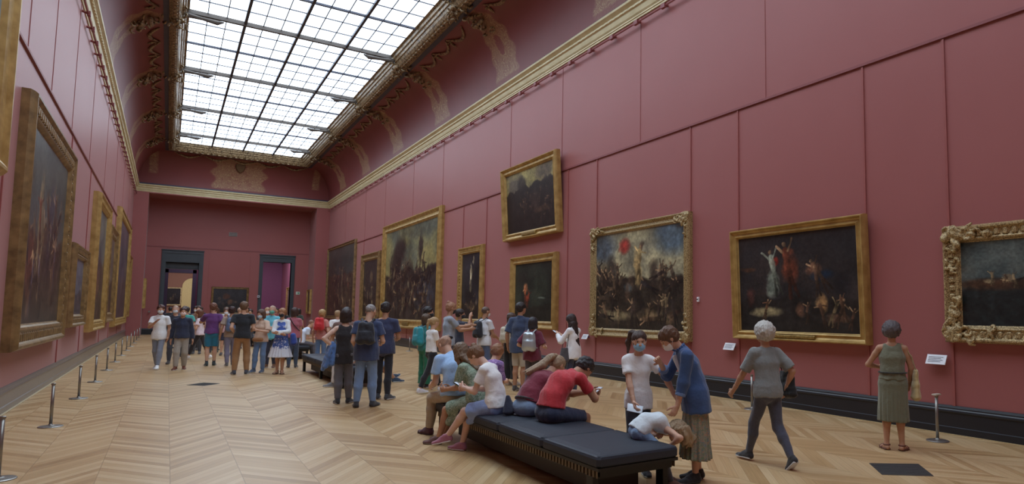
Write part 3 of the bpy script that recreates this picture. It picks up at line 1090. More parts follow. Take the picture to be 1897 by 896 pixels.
painting('large gilt frame with scrolled corners around a smoky crowd scene with a pale central figure', 'r', 10.14, 13.95, 1.05, 3.80, .21, .14, M_GILT_OLD,
         paint(3, 1.35, (168, 158, 124), (52, 44, 36), .52, [(.9, .9, .22, .2, (64, 84, 104), .8), (.08, .85, .2, .18, (60, 74, 92), .8), (.36, .85, .07, .08, (158, 52, 44), .9), (.52, .62, .05, .2, (178, 148, 96), .85), (.57, .84, .03, .05, (90, 66, 50), .8), (.7, .55, .06, .16, (64, 52, 44), .85), (.2, .6, .08, .2, (50, 44, 40), .85), (.1, .5, .07, .2, (70, 56, 42), .7), (.4, .42, .06, .06, (74, 104, 118), .6),
                          (.25, .14, .22, .06, (150, 134, 98), .75), (.62, .14, .14, .06, (140, 116, 84), .75), (.85, .1, .06, .05, (120, 92, 68), .6), (.85, .35, .14, .14, (48, 42, 36), .7)] + figures(5, 14, .05, .95, .1, .5, DK + PALE[2:], .03, .08, .5),
               sky2=(112, 108, 92), hn=.08, crowd=[(16, .03, .3, .3, .5, .24, CRD, .85), (10, .66, .97, .3, .5, .22, CRD, .8), (1, .52, .53, .56, .57, .34, [(178, 150, 100)], .9), (1, .69, .7, .5, .51, .26, [(70, 56, 50)], .9), (14, .05, .95, .04, .2, .22, CRM, .8)]), corners=True)
painting('gilt framed dark mountain battle landscape hung high near the middle of the wall', 'r', 15.55, 19.15, 3.91, 6.26, .24, .2, M_GILT,
         paint(4, 1.5, (158, 146, 92), (44, 38, 36), .72, [(.35, .8, .1, .14, (50, 44, 40), .9), (.8, .88, .2, .16, (88, 76, 64), .8), (.6, .45, .1, .16, (84, 62, 54), .5), (.75, .3, .15, .06, (100, 72, 54), .5)], sky2=(92, 84, 72), hn=.2, contrast=.3, crowd=[(22, .3, .95, .1, .55, .12, [(84, 62, 50), (64, 48, 42), (104, 78, 60)], .6)]), lean=.15, plate=True)
painting('gilt framed dark forest picture with a pale seated figure under the high landscape', 'r', 15.75, 18.6, 1.14, 3.36, .24, .18, M_GILT,
         paint(5, 1.2, (50, 56, 48), (34, 34, 30), .3, [(.28, .55, .06, .1, (172, 112, 76), .9), (.33, .38, .08, .07, (150, 66, 46), .85), (.2, .75, .15, .15, (40, 38, 36), .8), (.7, .6, .22, .3, (60, 68, 54), .5), (.72, .38, .1, .02, (120, 130, 118), .7)], sky2=(34, 38, 34), crowd=[(1, .29, .3, .36, .37, .34, [(160, 84, 56)], .9), (1, .35, .36, .3, .31, .24, [(146, 70, 50)], .9)]))
painting('narrow gilt framed dark picture with one slender pale figure beside the large wreck scene', 'r', 20.9, 23.1, 1.13, 4.01, .26, .18, M_GILT,
         paint(6, .75, (50, 50, 56), (38, 34, 34), .25, [(.5, .72, .05, .14, (186, 172, 140), .9), (.48, .5, .06, .12, (170, 150, 120), .85), (.62, .9, .03, .08, (176, 160, 128), .8), (.5, .2, .3, .06, (96, 78, 62), .6), (.82, .25, .06, .06, (140, 118, 90), .5)], sky2=(36, 34, 38), crowd=[(1, .48, .5, .5, .52, .3, [(186, 172, 140)], .95), (8, .1, .9, .04, .2, .16, CRM, .75)]), beads=True)
painting('very large gilt framed dark picture of a heaped crowd under yellow evening sky', 'r', 25.1, 33.5, .85, 5.95, .42, .22, M_GILT,
         paint(7, 1.6, (150, 140, 92), (52, 46, 42), .52, [(.3, .72, .12, .2, (46, 40, 38), .95), (.22, .55, .12, .25, (44, 38, 36), .9), (.72, .75, .04, .18, (48, 42, 40), .9), (.8, .25, .2, .22, (84, 90, 106), .55), (.5, .5, .1, .14, (60, 52, 46), .7), (.6, .95, .5, .1, (84, 86, 78), .6)] + figures(8, 34, .05, .95, .05, .5, PALE + DK, .012, .045, .6),
               sky2=(104, 108, 92), hn=.1, crowd=[(60, .04, .96, .05, .45, .16, CRM, .75), (20, .1, .5, .4, .6, .12, CRD, .8), (12, .62, .85, .3, .62, .12, CRD, .8)]), plate=True)
painting('tall narrow wooden framed dark battle picture left of the very large canvas', 'r', 34.2, 37.9, .92, 4.79, .42, .2, M_GILT_DARK,
         paint(8, .9, (54, 50, 48), (44, 38, 34), .4, [(.55, .7, .1, .14, (110, 92, 70), .7), (.6, .4, .1, .12, (130, 110, 84), .6)] + figures(9, 12, .1, .9, .1, .6, PALE + DK, .05, .06, .5), crowd=[(16, .1, .9, .05, .6, .22, CRM, .75)]))
painting('large dark crowd picture in a thin frame at the far end of the right wall', 'r', 39.7, 47.6, 1.1, 5.9, .2, .16, M_GILT_DARK,
         paint(9, 1.6, (72, 74, 70), (64, 52, 42), .62, figures(10, 10, .04, .96, .05, .6, PALE + DK + [(120, 60, 46)], .02, .07, .4), sky2=(54, 58, 56), hn=.04, crowd=[(70, .03, .97, .05, .6, .16, CRM + [(110, 54, 42)], .75)]))
# left wall
painting('gilt frame at the very left edge with a glare-coloured canvas, nearest on the left wall', 'l', 3.6, 11.5, 3.35, 8.3, .55, .2, M_GILT,
         paint(11, 1.4, (110, 126, 128), (84, 88, 84), .2, figures(12, 10, .1, .9, .1, .6, PALE, .05, .1, .4), sky2=(84, 100, 106)))  # pale blue glare on this canvas is put into its paint colours
painting('huge brown gilt frame with pale bottom moulding, second picture on the left wall', 'l', 13.15, 18.6, .94, 5.03, .42, .2, M_GILT_DARK,
         paint(12, 1.3, (74, 78, 78), (66, 54, 46), .5, [(.35, .55, .06, .3, (150, 126, 92), .7), (.42, .4, .04, .3, (132, 108, 78), .7), (.6, .55, .07, .3, (66, 60, 78), .6), (.75, .4, .06, .3, (96, 66, 48), .7), (.2, .3, .1, .2, (110, 56, 42), .6)] + figures(14, 12, .1, .9, .1, .5, PALE, .03, .1, .5), sky2=(94, 96, 92), crowd=[(26, .05, .95, .1, .6, .26, CRM + [(120, 60, 46), (84, 76, 92)], .7)]), beads=True)
painting('small carved gilt framed picture hanging low between two taller ones on the left wall', 'l', 19.8, 22.9, 1.15, 3.2, .32, .2, M_GILT_DARK,
         paint(13, 1.5, (96, 98, 110), (76, 70, 76), .4, figures(15, 8, .1, .9, .1, .6, PALE, .04, .08, .4)), beads=True)
painting('tall gilt framed crowd picture, third large one along the left wall', 'l', 24.8, 29.3, .9, 5.2, .36, .22, M_GILT,
         paint(14, 1.0, (118, 116, 104), (70, 54, 46), .55, [(.4, .3, .15, .2, (120, 66, 50), .7), (.5, .5, .1, .15, (44, 44, 62), .7), (.3, .15, .2, .08, (170, 158, 134), .7)] + figures(16, 20, .05, .95, .05, .5, PALE + DK, .04, .08, .6), sky2=(90, 94, 94), crowd=[(30, .05, .95, .05, .5, .16, CRM, .75)]), beads=True)
painting('narrow ornate gilt frame squeezed between two tall pictures on the left wall', 'l', 30.2, 34.0, 1.08, 4.8, .4, .2, M_GILT_DARK,
         paint(15, .9, (104, 88, 78), (72, 54, 46), .4, figures(17, 10, .1, .9, .1, .8, PALE, .05, .1, .5)))
painting('tall grey toned picture in a beaded gilt frame near the left end of the wall', 'l', 35.0, 44.2, .82, 6.1, .38, .2, M_GILT,
         paint(16, 1.5, (92, 84, 90), (80, 68, 70), .4, figures(18, 14, .1, .9, .1, .6, PALE, .03, .08, .4), sky2=(76, 70, 78)), beads=True)
painting('last gilt framed picture at the far end of the left wall', 'l', 44.6, 47.7, 1.12, 4.7, .4, .18, M_GILT,
         paint(17, .9, (88, 78, 70), (66, 54, 48), .4, figures(19, 6, .1, .9, .1, .6, PALE, .05, .1, .4)))
# end wall and recess sides
painting('gilt framed dark picture on the end wall between the two doorways', 'e', 2.35, 4.55, 1.3, 3.15, .14, .12, M_GILT_DARK,
         paint(18, 1.2, (48, 46, 50), (40, 36, 36), .4, [(.4, .7, .12, .14, (104, 60, 40), .7), (.5, .45, .1, .12, (132, 88, 60), .6)] + figures(20, 8, .1, .9, .1, .6, PALE, .05, .08, .5)))
def side_pic(label, x, rz, y, z0, z1):
    p = painting(label, 'e', y, y + 1.3, z0, z1, .16, .14, M_GILT, paint(19, .8, (70, 60, 56), (50, 42, 40), .4, []))
    p.location = (x, y + .65, z0); p.rotation_euler = (0, 0, rz)
side_pic('small gilt framed picture seen edge-on beside the left doorway of the end wall', PL, R(90), 48.5, 1.65, 3.5)
side_pic('small gilt framed picture seen edge-on beside the right doorway of the end wall', PRX, R(-90), 48.5, 1.4, 3.1)
p = painting('small dark picture seen through the left doorway in the far room', 'e', -.3, 1.0, 1.95, 3.6, .12, .1, M_GILT_PALE,
         paint(20, .9, (40, 40, 46), (36, 34, 38), .4, figures(22, 5, .3, .7, .2, .7, PALE, .06, .1, .5)))
p.location = (.35, 69.95, 1.95)
p = painting('tall gilt framed picture on the mauve wall through the right doorway', 'e', 0, 2.2, 0, 2.6, .25, .2, M_GILT_DARK,
         paint(21, .9, (70, 60, 66), (50, 42, 46), .4, []))
p.location = (8.6, 60.5, 1.0); p.rotation_euler = (0, 0, R(-90))

# ------------------------------------------------------------------ signs, labels, plates
M_WHITE = plain((232, 232, 236), rough=.5, var=.03, name='white_card')
M_GLYPH = plain((60, 60, 66), rough=.6, name='printed_text')
def wall_label(y, z, w, h, label):
    root = empty('wall_label', (XR, y, z), label, 'label', 'information labels on the right wall', R(-90))
    mb = MB()
    t = R(28)
    V = [(-w / 2, -.02, 0), (w / 2, -.02, 0), (w / 2, -.16, -h), (-w / 2, -.16, -h)]
    V = [(-w / 2, -.05, h), (w / 2, -.05, h), (w / 2, -.12, 0), (-w / 2, -.12, 0)]
    V2 = [(a, b + .012, c - .004) for a, b, c in V]
    mb.V = V + V2
    mb.F = [(0, 3, 2, 1), (4, 5, 6, 7), (0, 1, 5, 4), (1, 2, 6, 5), (2, 3, 7, 6), (3, 0, 4, 7)]
    mb.build('card', M_WHITE, root)
    mb = MB(); mb.box(-w * .3, w * .3, -.07, 0, h * .3, h * .6)
    mb.build('bracket', plain((70, 60, 110), rough=.4, name='violet_acrylic'), root)
    mb = MB()
    for i in range(4):
        f = .25 + i * .16
        yy = -.05 - .07 * f - .003; zz = h * (1 - f)
        mb.box(-w * .4, w * (.35 - .1 * (i % 2)), yy - .002, yy, zz - .004, zz + .004)
    mb.build('text_line', plain((150, 150, 160), rough=.6), root)
wall_label(4.94, .955, .28, .13, 'white sloping label under the picture at the right edge, near the olive dress')
wall_label(9.0, .945, .28, .13, 'white sloping label on the wall left of the curly haired woman')
wall_label(14.22, .955, .26, .12, 'white sloping label between the forest picture and the crowd picture')
mb = MB(); mb.box(-.03, .03, -.045, 0, -.05, .05, .01)
o = mb.build('wall_sensor', M_WHITE); o.location = (XR, 9.95, 1.93); o.rotation_euler = (0, 0, R(-90))
tag(o, 'tiny white sensor box on the wall right of the large crowd picture', 'sensor')
mb = MB(); mb.box(-.02, .02, -.02, -.044 - .004, -.012, .012)
mb.build('lens', M_GLYPH, o)

def floor_plate(c, corners, label):
    V = [(x - c[0], y - c[1], .004) for x, y in corners] + [(x - c[0], y - c[1], 0) for x, y in corners]
    F = [(3, 2, 1, 0), (4, 5, 6, 7)] + [(i, (i + 1) % 4, 4 + (i + 1) % 4, 4 + i) for i in range(4)]
    o = mesh_obj('floor_grille', V, F, plain((92, 88, 86), rough=.4, metal=.5, name='grille_metal'))
    o.location = (c[0], c[1], 0)
    mb = MB()
    a = Vector((*corners[0], 0)); b = Vector((*corners[1], 0)); d = Vector((*corners[3], 0)); cc = Vector((c[0], c[1], 0))
    for i in range(1, 14):
        p0 = a + (d - a) * i / 14 - cc; p1 = b + (Vector((*corners[2], 0)) - b) * i / 14 - cc
        mb.tube([(p0.x, p0.y, .004), (p1.x, p1.y, .004)], .004, 4)
    mb.build('slat', plain((60, 58, 58), rough=.5, metal=.5), o)
    tag(o, label, 'floor grille')
floor_plate((6.53, 3.99), [(6.49, 4.34), (6.93, 4.03), (6.54, 3.64), (6.14, 3.96)], 'grey metal floor grille in the parquet in front of the olive dress')
floor_plate((.74, 16.62), [(.42, 16.57), (.74, 16.95), (1.04, 16.57), (.74, 16.24)], 'grey metal floor grille in the parquet on the left, before the walking men')

def sign(name, loc, w, h, label, cat, mat, det, gcol):
    mb = MB(); mb.box(-w / 2, w / 2, -.04, 0, -h / 2, h / 2, .01)
    o = mb.build(name, mat); o.location = loc
    tag(o, label, cat)
    mb = MB(); det(mb, w, h)
    mb.build('marking', gcol, o)
    return o
sign('wall_vent', (3.42, YR, 6.74), .5, .27, 'small pale grey vent high on the end wall between the doors', 'vent', plain((150, 140, 136), rough=.6),
     lambda mb, w, h: [mb.box(-w * .42, w * .42, -.046, -.03, -h * .35 + i * h * .17, -h * .3 + i * h * .17) for i in range(5)], plain((100, 92, 90), rough=.6))
def running(mb, w, h):
    mb.box(-w * .32, -w * .05, -.046, -.03, -h * .06, h * .06)
    mb.box(w * .08, w * .3, -.046, -.03, -h * .3, h * .3)
    mb.tube([(-w * .12, -.044, h * .16), (0, -.044, 0), (-w * .12, -.044, -h * .16)], .012, 4)
sign('exit_sign', (7.62, YR, 2.85), .26, .2, 'white and green exit sign right of the right doorway', 'sign', plain((216, 226, 214), rough=.5), running, plain((60, 140, 96), rough=.5))
sign('notice_sign', (5.13, YR - .12, 2.55), .16, .16, 'small white notice on the left casing of the right doorway', 'sign', plain((206, 206, 214), rough=.5), lambda mb, w, h: mb.box(-w * .3, w * .3, -.046, -.03, -h * .2, h * .2), plain((90, 90, 100), rough=.5))
mb = MB(); mb.lathe([(.0, 0), (.05, .0), (.05, .03), (.025, .05), (.025, .12), (.06, .2), (.05, .22)], 12)
o = mb.build('wall_lamp', M_STEEL); o.location = (PL + .35, YR - .1, 1.45); o.rotation_euler = (R(90), 0, 0)
tag(o, 'small pale fitting low on the end wall left of the left doorway', 'fitting')

# stanchions
def stanchion():
    root = empty('stanchion', (0, 0, 0), 'low steel post', 'stanchion')
    mb = MB(); mb.lathe([(.135, 0), (.14, .006), (.13, .014), (.05, .02), (.03, .026), (.022, .04)], 28)
    mb.build('base', M_STEEL, root, smooth=False)
    mb = MB(); mb.lathe([(.019, .02), (.019, .57)], 14)
    mb.build('post', M_STEEL, root, smooth=True)
    mb = MB(); mb.lathe([(.021, .565), (.025, .57), (.025, .588), (.018, .592)], 14)
    mb.build('cap', M_STEEL, root)
    return root
st0 = stanchion()
NS = ['nearest post at the left edge', 'second nearest post', 'third nearest post', 'fourth nearest post', 'fifth nearest post', 'sixth nearest post']
ysl = [8.35, 11.66, 15.02, 18.2, 21.5, 24.7, 28.0, 31.3, 34.6, 37.9, 41.2, 44.5]
for i, y in enumerate(ysl):
    o = st0 if i == 0 else copy_tree(st0)
    o.location = (-1.24, y, 0)
    o['group'] = 'low steel posts along the left wall' if i < 6 else 'distant low steel posts along the left wall'
    o['label'] = ('low steel barrier post by the left wall, ' + NS[i]) if i < 6 else 'tiny distant low steel post by the left wall, ' + ['seventh', 'eighth', 'ninth', 'tenth', 'eleventh', 'farthest'][i - 6] + ' one'
for i, (x, y, s, l) in enumerate([(8.42, 4.62, 1, 'low steel barrier post with a flat top right of the olive dress'), (8.42, 7.86, 1, 'low steel barrier post behind the legs of the curly haired woman'), (8.3, 26.5, 1, 'low steel barrier post below the very large canvas')]):
    o = copy_tree(st0); o.location = (x, y, 0); o['label'] = l; o['group'] = 'low steel posts along the right wall'
    if i == 0:
        mb = MB(); mb.box(-.07, .07, -.03, .03, .59, .612, .008)
        mb.build('top_plate', plain((200, 186, 170), rough=.4), o)

# benches
M_BENCH = plain((42, 47, 58), rough=.6, var=.08, scale=14, bump=.05, bscale=60, name='black_leatherette')
M_BLACK = plain((20, 20, 22), rough=.45, name='black_metal')
def bench(x0, x1, y0, n, mod, label, label_cat='bench'):
    root = empty('bench', ((x0 + x1) / 2, y0 + n * mod / 2, 0), label, 'bench')
    w = (x1 - x0) / 2; L = n * mod / 2
    for i in range(n):
        ya = -L + i * mod
        f = Field(.012)
        rr = .02
        V, F, NX, NY = [], [], 14, 14
        mb = MB(); mb.box(-w, w, ya + .004, ya + mod - .004, .35, .45, .028)
        # pillowed top
        b0 = len(mb.V)
        g = 12
        for a in range(g + 1):
            for c in range(g + 1):
                u, v = a / g, c / g
                xx = -w + .02 + (2 * w - .04) * u; yy = ya + .024 + (mod - .048) * v
                e_ = min(1, min(u, 1 - u) * 8) * min(1, min(v, 1 - v) * 8)
                mb.V.append((xx, yy, .447 + .014 * math.sqrt(max(0, e_))))
        for a in range(g):
            for c in range(g):
                q = b0 + a * (g + 1) + c
                mb.F.append((q, q + g + 1, q + g + 2, q + 1))
        o = mb.build('cushion', M_BENCH, root, smooth=False)
    mb = MB(); mb.box(-w + .01, w - .01, -L + .01, L - .01, .325, .352)
    mb.box(-w + .05, w - .05, -L + .05, L - .05, .26, .33)
    fr = mb.build('seat_frame', M_BLACK, root)
    for sx in (-1, 1):
        mb = MB()
        y = -L + .04; pts = []
        while y < L - .08:
            pts += [(w - .022, y), (w - .022, y + .028), (w - .04, y + .028), (w - .04, y + .056)]
            y += .056
        for a, yy in pts:
            mb.V += [(sx * a, yy, .265), (sx * a, yy, .325)]
        for k in range(len(pts) - 1):
            mb.F.append((2 * k, 2 * k + 2, 2 * k + 3, 2 * k + 1))
        mb.build('grille_strip', plain((112, 100, 80), rough=.5, metal=.3, name='bronze_strip'), fr)
    for i in range(int(n * mod / 2) + 1):
        ly = -L + .12 + i * (2 * L - .3) / max(1, int(n * mod / 2))
        for sx in (-1, 1):
            mb = MB(); mb.box(sx * (w - .06) - .03, sx * (w - .06) + .03, ly, ly + .11, 0, .27, .006)
            mb.build('leg', M_BLACK, root)
    mb = MB(); mb.box(-w * .55, w * .55, -L + .35, L - .35, .06, .262)
    mb.build('heater_box', plain((46, 36, 34), rough=.5, name='dark_brown_metal'), root)
    return root
bench(2.97, 3.84, 4.45, 4, .97, 'long black padded bench in the foreground with people seated on it')
bench(3.05, 3.9, 14.2, 5, .97, 'second black padded bench, behind the woman in the black tank top')
bench(3.15, 4.0, 23.4, 4, .97, 'black padded bench far back, right of the blue and white dress')
bench(3.15, 4.0, 31.2, 4, .97, 'black padded bench farthest away, left of the man in turquoise')

# ================================================================== people
def rot_z(a):
    c, s = math.cos(a), math.sin(a)
    return np.array([[c, -s, 0], [s, c, 0], [0, 0, 1]])
def axis_rot(ax, a):
    ax = unit(ax); K = np.array([[0, -ax[2], ax[1]], [ax[2], 0, -ax[0]], [-ax[1], ax[0], 0]])
    return np.eye(3) + math.sin(a) * K + (1 - math.cos(a)) * K @ K
def ik(a, t, l1, l2, hint):
    a = np.asarray(a, float); t = np.asarray(t, float)
    d = t - a; L = np.linalg.norm(d); L = max(1e-6, L)
    Lc = min(max(L, abs(l1 - l2) + .005), (l1 + l2) * .998)
    u = d / L
    t = a + u * Lc
    x = (l1 * l1 - l2 * l2 + Lc * Lc) / (2 * Lc)
    y = math.sqrt(max(0, l1 * l1 - x * x))
    h = np.asarray(hint, float); h = h - u * (h @ u); h = unit(h)
    return a + u * x + h * y, t

RES = {0: .0105, 1: .015, 2: .022}
SK_L = (212, 168, 142); SK_T = (190, 144, 116); SK_P = (224, 186, 166)

def cloth(c, rough=.85, var=.1, scale=16, bump=.45, bscale=22, sheen=.3):
    c = tuple(min(246, v * 1.09 + 4) for v in c)
    return plain(c, rough=rough, var=var, scale=scale, bump=bump, bscale=bscale, sheen=sheen, name='cloth')
def skin_m(c):
    key = ('skin', c)
    if key not in _mats:
        m = plain(c, rough=.55, var=.06, scale=12, name='skin', spec=.4)
        b = m.node_tree.nodes['Principled BSDF']
        b.inputs['Subsurface Weight'].default_value = .06
        b.inputs['Subsurface Radius'].default_value = (.02, .008, .005)
        _mats[key] = m
    return _mats[key]
def hair_m(c):
    key = ('hair', c)
    if key not in _mats:
        m, nt, b = newmat('hair')
        tc = nd(nt, 'ShaderNodeTexCoord'); mp = nd(nt, 'ShaderNodeMapping'); mp.inputs['Scale'].default_value = (60, 60, 9)
        nz = nd(nt, 'ShaderNodeTexNoise'); nz.inputs['Scale'].default_value = 1.4; nz.inputs['Detail'].default_value = 4
        nt.links.new(tc.outputs['Object'], mp.inputs[0]); nt.links.new(mp.outputs[0], nz.inputs['Vector'])
        c0 = lin(c)
        nt.links.new(mixc(nt, nz.outputs['Fac'], tuple(v * .55 for v in c0[:3]) + (1,), tuple(min(1, v * 1.5) for v in c0[:3]) + (1,)), b.inputs['Base Color'])
        b.inputs['Roughness'].default_value = .5
        bp = nd(nt, 'ShaderNodeBump'); bp.inputs['Strength'].default_value = .9; bp.inputs['Distance'].default_value = .012
        nt.links.new(nz.outputs['Fac'], bp.inputs['Height']); nt.links.new(bp.outputs['Normal'], b.inputs['Normal'])
        _mats[key] = m
    return _mats[key]
def floral(base, cols, scale=14, thr=.55, zlo=None):
    """cloth printed with irregular blooms"""
    m, nt, b = newmat('printed_cloth')
    L = nt.links
    tc = nd(nt, 'ShaderNodeTexCoord')
    cur = lin(base)
    for i, c in enumerate(cols):
        mp = nd(nt, 'ShaderNodeMapping'); mp.inputs['Location'].default_value = (i * 3.1, i * 1.7, i * 2.3)
        L.new(tc.outputs['Object'], mp.inputs[0])
        nz = nd(nt, 'ShaderNodeTexNoise'); nz.inputs['Scale'].default_value = scale * (1 + .3 * i); nz.inputs['Detail'].default_value = 2; nz.inputs['Distortion'].default_value = 1.0
        L.new(mp.outputs[0], nz.inputs['Vector'])
        f = mth(nt, 'GREATER_THAN', nz.outputs['Fac'], thr)
        if zlo is not None:
            sp = nd(nt, 'ShaderNodeSeparateXYZ'); L.new(tc.outputs['Object'], sp.inputs[0])
            z2 = mth(nt, 'ADD', sp.outputs[2], mth(nt, 'MULTIPLY', mth(nt, 'SUBTRACT', nz.outputs['Fac'], .5), .5))
            f = mth(nt, 'MULTIPLY', mth(nt, 'GREATER_THAN', z2, zlo), mth(nt, 'GREATER_THAN', nz.outputs['Fac'], thr - .04))
        cur = mixc(nt, f, cur, lin(c))
    L.new(cur, b.inputs['Base Color'])
    b.inputs['Roughness'].default_value = .85
    return m

NPEOPLE = 0
ALLP = {}
class Person:
    def __init__(s, label, x, y, face, h=1.7, lod=1, skin=SK_L, female=False, girth=1.0, z0=0.0, group=None,
                 pel=(0, 0, None), lean=0, curl=0, side=0, twist=0, head=(0, 0), headtilt=0,
                 feet=None, hands=(None, None), elbow=(None, None), knee=(None, None), curlf=.55, headscale=1.0, handdir=(None, None), armdrop=None):
        s.h, s.lod, s.female, s.girth = h, lod, female, girth
        s.res = RES[lod]
        s.skin = skin_m(skin)
        s.root = None; s.label = label; s.pos = (x, y, z0); s.face = face; s.group = group
        s.seed = sum(map(ord, label)) % 9973
        pz = pel[2] if pel[2] is not None else .528 * h
        P = np.array([pel[0], pel[1], pz], float)
        s.pel = P
        sd = np.array([1., 0, 0]); fwd = np.array([0, 1., 0]); upv = np.array([0, 0, 1.])
        def dirn(l, sdv=sd):
            v = math.cos(R(l)) * upv + math.sin(R(l)) * fwd
            return unit(math.cos(R(side)) * v + math.sin(R(side)) * sd)
        s.u0 = dirn(lean * .75); s.u1 = dirn(lean + curl * .4); s.u2 = dirn(lean + curl)
        s.waist = P + s.u0 * .10 * h
        s.chest = s.waist + s.u1 * .105 * h
        s.neck = s.chest + s.u2 * .112 * h
        tw = R(twist)
        s.ss = unit(axis_rot(s.u2, -tw) @ sd)              # shoulder line (right)
        s.ws = unit(axis_rot(s.u0, -tw * .4) @ sd)
        s.hs_ = sd
        s.tf = unit(np.cross(s.u2, s.ss))                  # chest forward
        sw = (.088 if female else .101) * h * (.6 + .4 * girth)
        s.sho = [s.neck - s.u2 * .037 * h - s.ss * sw, s.neck - s.u2 * .037 * h + s.ss * sw]
        hw = .045 * h
        s.hip = [P - sd * hw - upv * .002 * h, P + sd * hw - upv * .002 * h]
        if feet is None:
            feet = ((-.055 * h, 0, 0, 8, 0), (.055 * h, .02, 0, 8, 0))
        s.lt, s.ls = .2435 * h, .2405 * h
        s.kn, s.an, s.fd, s.foot = [], [], [], []
        for i in (0, 1):
            fx, fy, fz, ta, pt = feet[i]
            sg = -1 if i == 0 else 1
            ank = np.array([fx, fy, fz + .042 * h])
            kh = knee[i] if knee[i] is not None else (sg * .12, 1, 0.1)
            k_, a_ = ik(s.hip[i], ank, s.lt, s.ls, kh)
            s.kn.append(k_); s.an.append(a_)
            f = np.array([math.sin(R(ta)) * sg, math.cos(R(ta)), 0])
            f = unit(f * math.cos(R(pt)) - upv * math.sin(R(pt)))
            s.fd.append(f)
        s.la, s.lf = .168 * h, .148 * h
        s.el, s.wr, s.hd = [], [], []
        for i in (0, 1):
            sg = -1 if i == 0 else 1
            t = hands[i]
            if t is None:
                t = s.sho[i] + s.ss * sg * .055 * h + np.array([0, .03, -1]) * .30 * h
            hint = elbow[i] if elbow[i] is not None else (sg * .35, -1, -.3)
            e_, w_ = ik(s.sho[i], t, s.la, s.lf, hint)
            s.el.append(e_); s.wr.append(w_)
            hdv = unit(handdir[i]) if handdir[i] is not None else unit(unit(w_ - e_) + np.array([0, .25, 0]) * (1 if t is hands[i] else 1))
            s.hd.append(hdv)
        # head frame
        hy, hp = head
        s.hs = h * (1 if h > 1.5 else 1 + (1.5 - h) * .28) * headscale * 1.07
        base_up = unit(s.u2 + upv * .9)
        hf = unit(axis_rot(upv, -R(hy + twist * .6)) @ fwd)
        hr = unit(np.cross(hf, upv))
        hf = axis_rot(hr, -R(hp)) @ hf
        hu = unit(np.cross(hr, hf))
        if headtilt:
            M = axis_rot(hf, R(headtilt)); hr = M @ hr; hu = M @ hu
        s.hr, s.hf, s.hu = hr, hf, hu
        nk = unit(s.u2 * .8 + hu * .5 + hf * .12)
        s.skull = s.neck + nk * .043 * h + hu * .055 * s.hs + hf * .012 * s.hs
        s.HM = np.array([hr, hf, hu])
        s.cuff = .35
    def hp_(s, x, y, z):
        return s.skull + (s.hr * x + s.hf * y + s.hu * z) * s.hs
    def place(s, o):
        return o
    def add(s, name, VF, mat, parent=None, smooth=True):
        V, F = VF
        o = mesh_obj(name, V, F, mat, None, smooth)
        if parent is None and s.root is not None:
            parent = s.root
        if parent is not None:
            o.parent = parent
        return o
    # ---- body
    def body(s, bare_legs=True, covered_feet=True):
        h, g = s.h, s.girth
        f = Field(.007)
        fem = s.female
        f.cap(s.pel, s.pel + s.u0 * .03 * h, .052 * h * g, None, s.hs_, .074 * h * g)
        f.cap(s.waist, s.chest, .046 * h * g, .052 * h * g, s.ws, .062 * h * g, .076 * h * g)
        f.cap(s.pel, s.waist, .05 * h * g, .046 * h * g, s.ws, .07 * h * g, .062 * h * g)
        f.cap(s.chest, s.neck - s.u2 * .05 * h, .052 * h * g, .04 * h, s.ss, .078 * h * g, .07 * h)
        f.cap(s.sho[0] * .8 + s.sho[1] * .2, s.sho[0] * .2 + s.sho[1] * .8, .028 * h)
        f.cap(s.neck - s.u2 * .02 * h, s.skull - s.hu * .02 * s.hs - s.hf * .012 * h, .031 * h, .029 * h)
        f.cap(s.neck - s.u2 * .012 * h, s.sho[0], .03 * h, .024 * h); f.cap(s.neck - s.u2 * .012 * h, s.sho[1], .03 * h, .024 * h)
        for i in (0, 1):
            sg = -1 if i == 0 else 1
            k = .9
            f.cap(s.hip[i], s.kn[i], .043 * h * g * (1 if bare_legs else k), .030 * h)
            m = s.kn[i] + (s.an[i] - s.kn[i]) * .3 - unit(s.fd[i]) * .008 * h
            f.cap(s.kn[i], m, .029 * h, .031 * h); f.cap(m, s.an[i], .031 * h, .019 * h)
            # foot
            a = s.an[i]; fd = s.fd[i]; dn = np.array([0, 0, -1.]); dn = unit(dn - fd * (dn @ fd))
            f.cap(a - fd * .02 * h + dn * .022 * h, a + fd * .07 * h + dn * .028 * h, .017 * h, .013 * h, np.cross(fd, dn), .019 * h, .024 * h)
            f.cap(a + fd * .07 * h + dn * .028 * h, a + fd * .1 * h + dn * .03 * h, .013 * h, .010 * h, np.cross(fd, dn), .024 * h, .018 * h)
            f.cap(a, a + fd * .05 * h + dn * .02 * h, .02 * h, .015 * h)
            m = s.sho[i] + (s.el[i] - s.sho[i]) * .35
            f.cap(s.sho[i], m, .029 * h * (.9 if fem else 1), .027 * h * (.9 if fem else 1)); f.cap(m, s.el[i], .027 * h * (.9 if fem else 1), .021 * h)
            m = s.el[i] + (s.wr[i] - s.el[i]) * .28
            f.cap(s.el[i], m, .0215 * h, .0235 * h * (.92 if fem else 1)); f.cap(m, s.wr[i], .0235 * h * (.92 if fem else 1), .0145 * h)
            if s.lod > 0:
                s.hand(f, i, coarse=True)
        if s.lod > 0:
            s.head_prims(f)
        parts = [f.mesh(s.res)]
        if s.lod == 0:
            fh = Field(.0045); s.head_prims(fh, fine=True)
            fh.cap(s.neck - s.u2 * .0 * h, s.skull - s.hu * .02 * s.hs - s.hf * .012 * h, .0318 * h, .0298 * h)
            parts.append(fh.mesh(.0052))
            for i in (0, 1):
                fm = Field(.003)
                fm.cap(s.wr[i] + (s.el[i] - s.wr[i]) * .22, s.wr[i], .0185 * h, .0150 * h)
                s.hand(fm, i)
                parts.append(fm.mesh(.0042))
        s.root = None
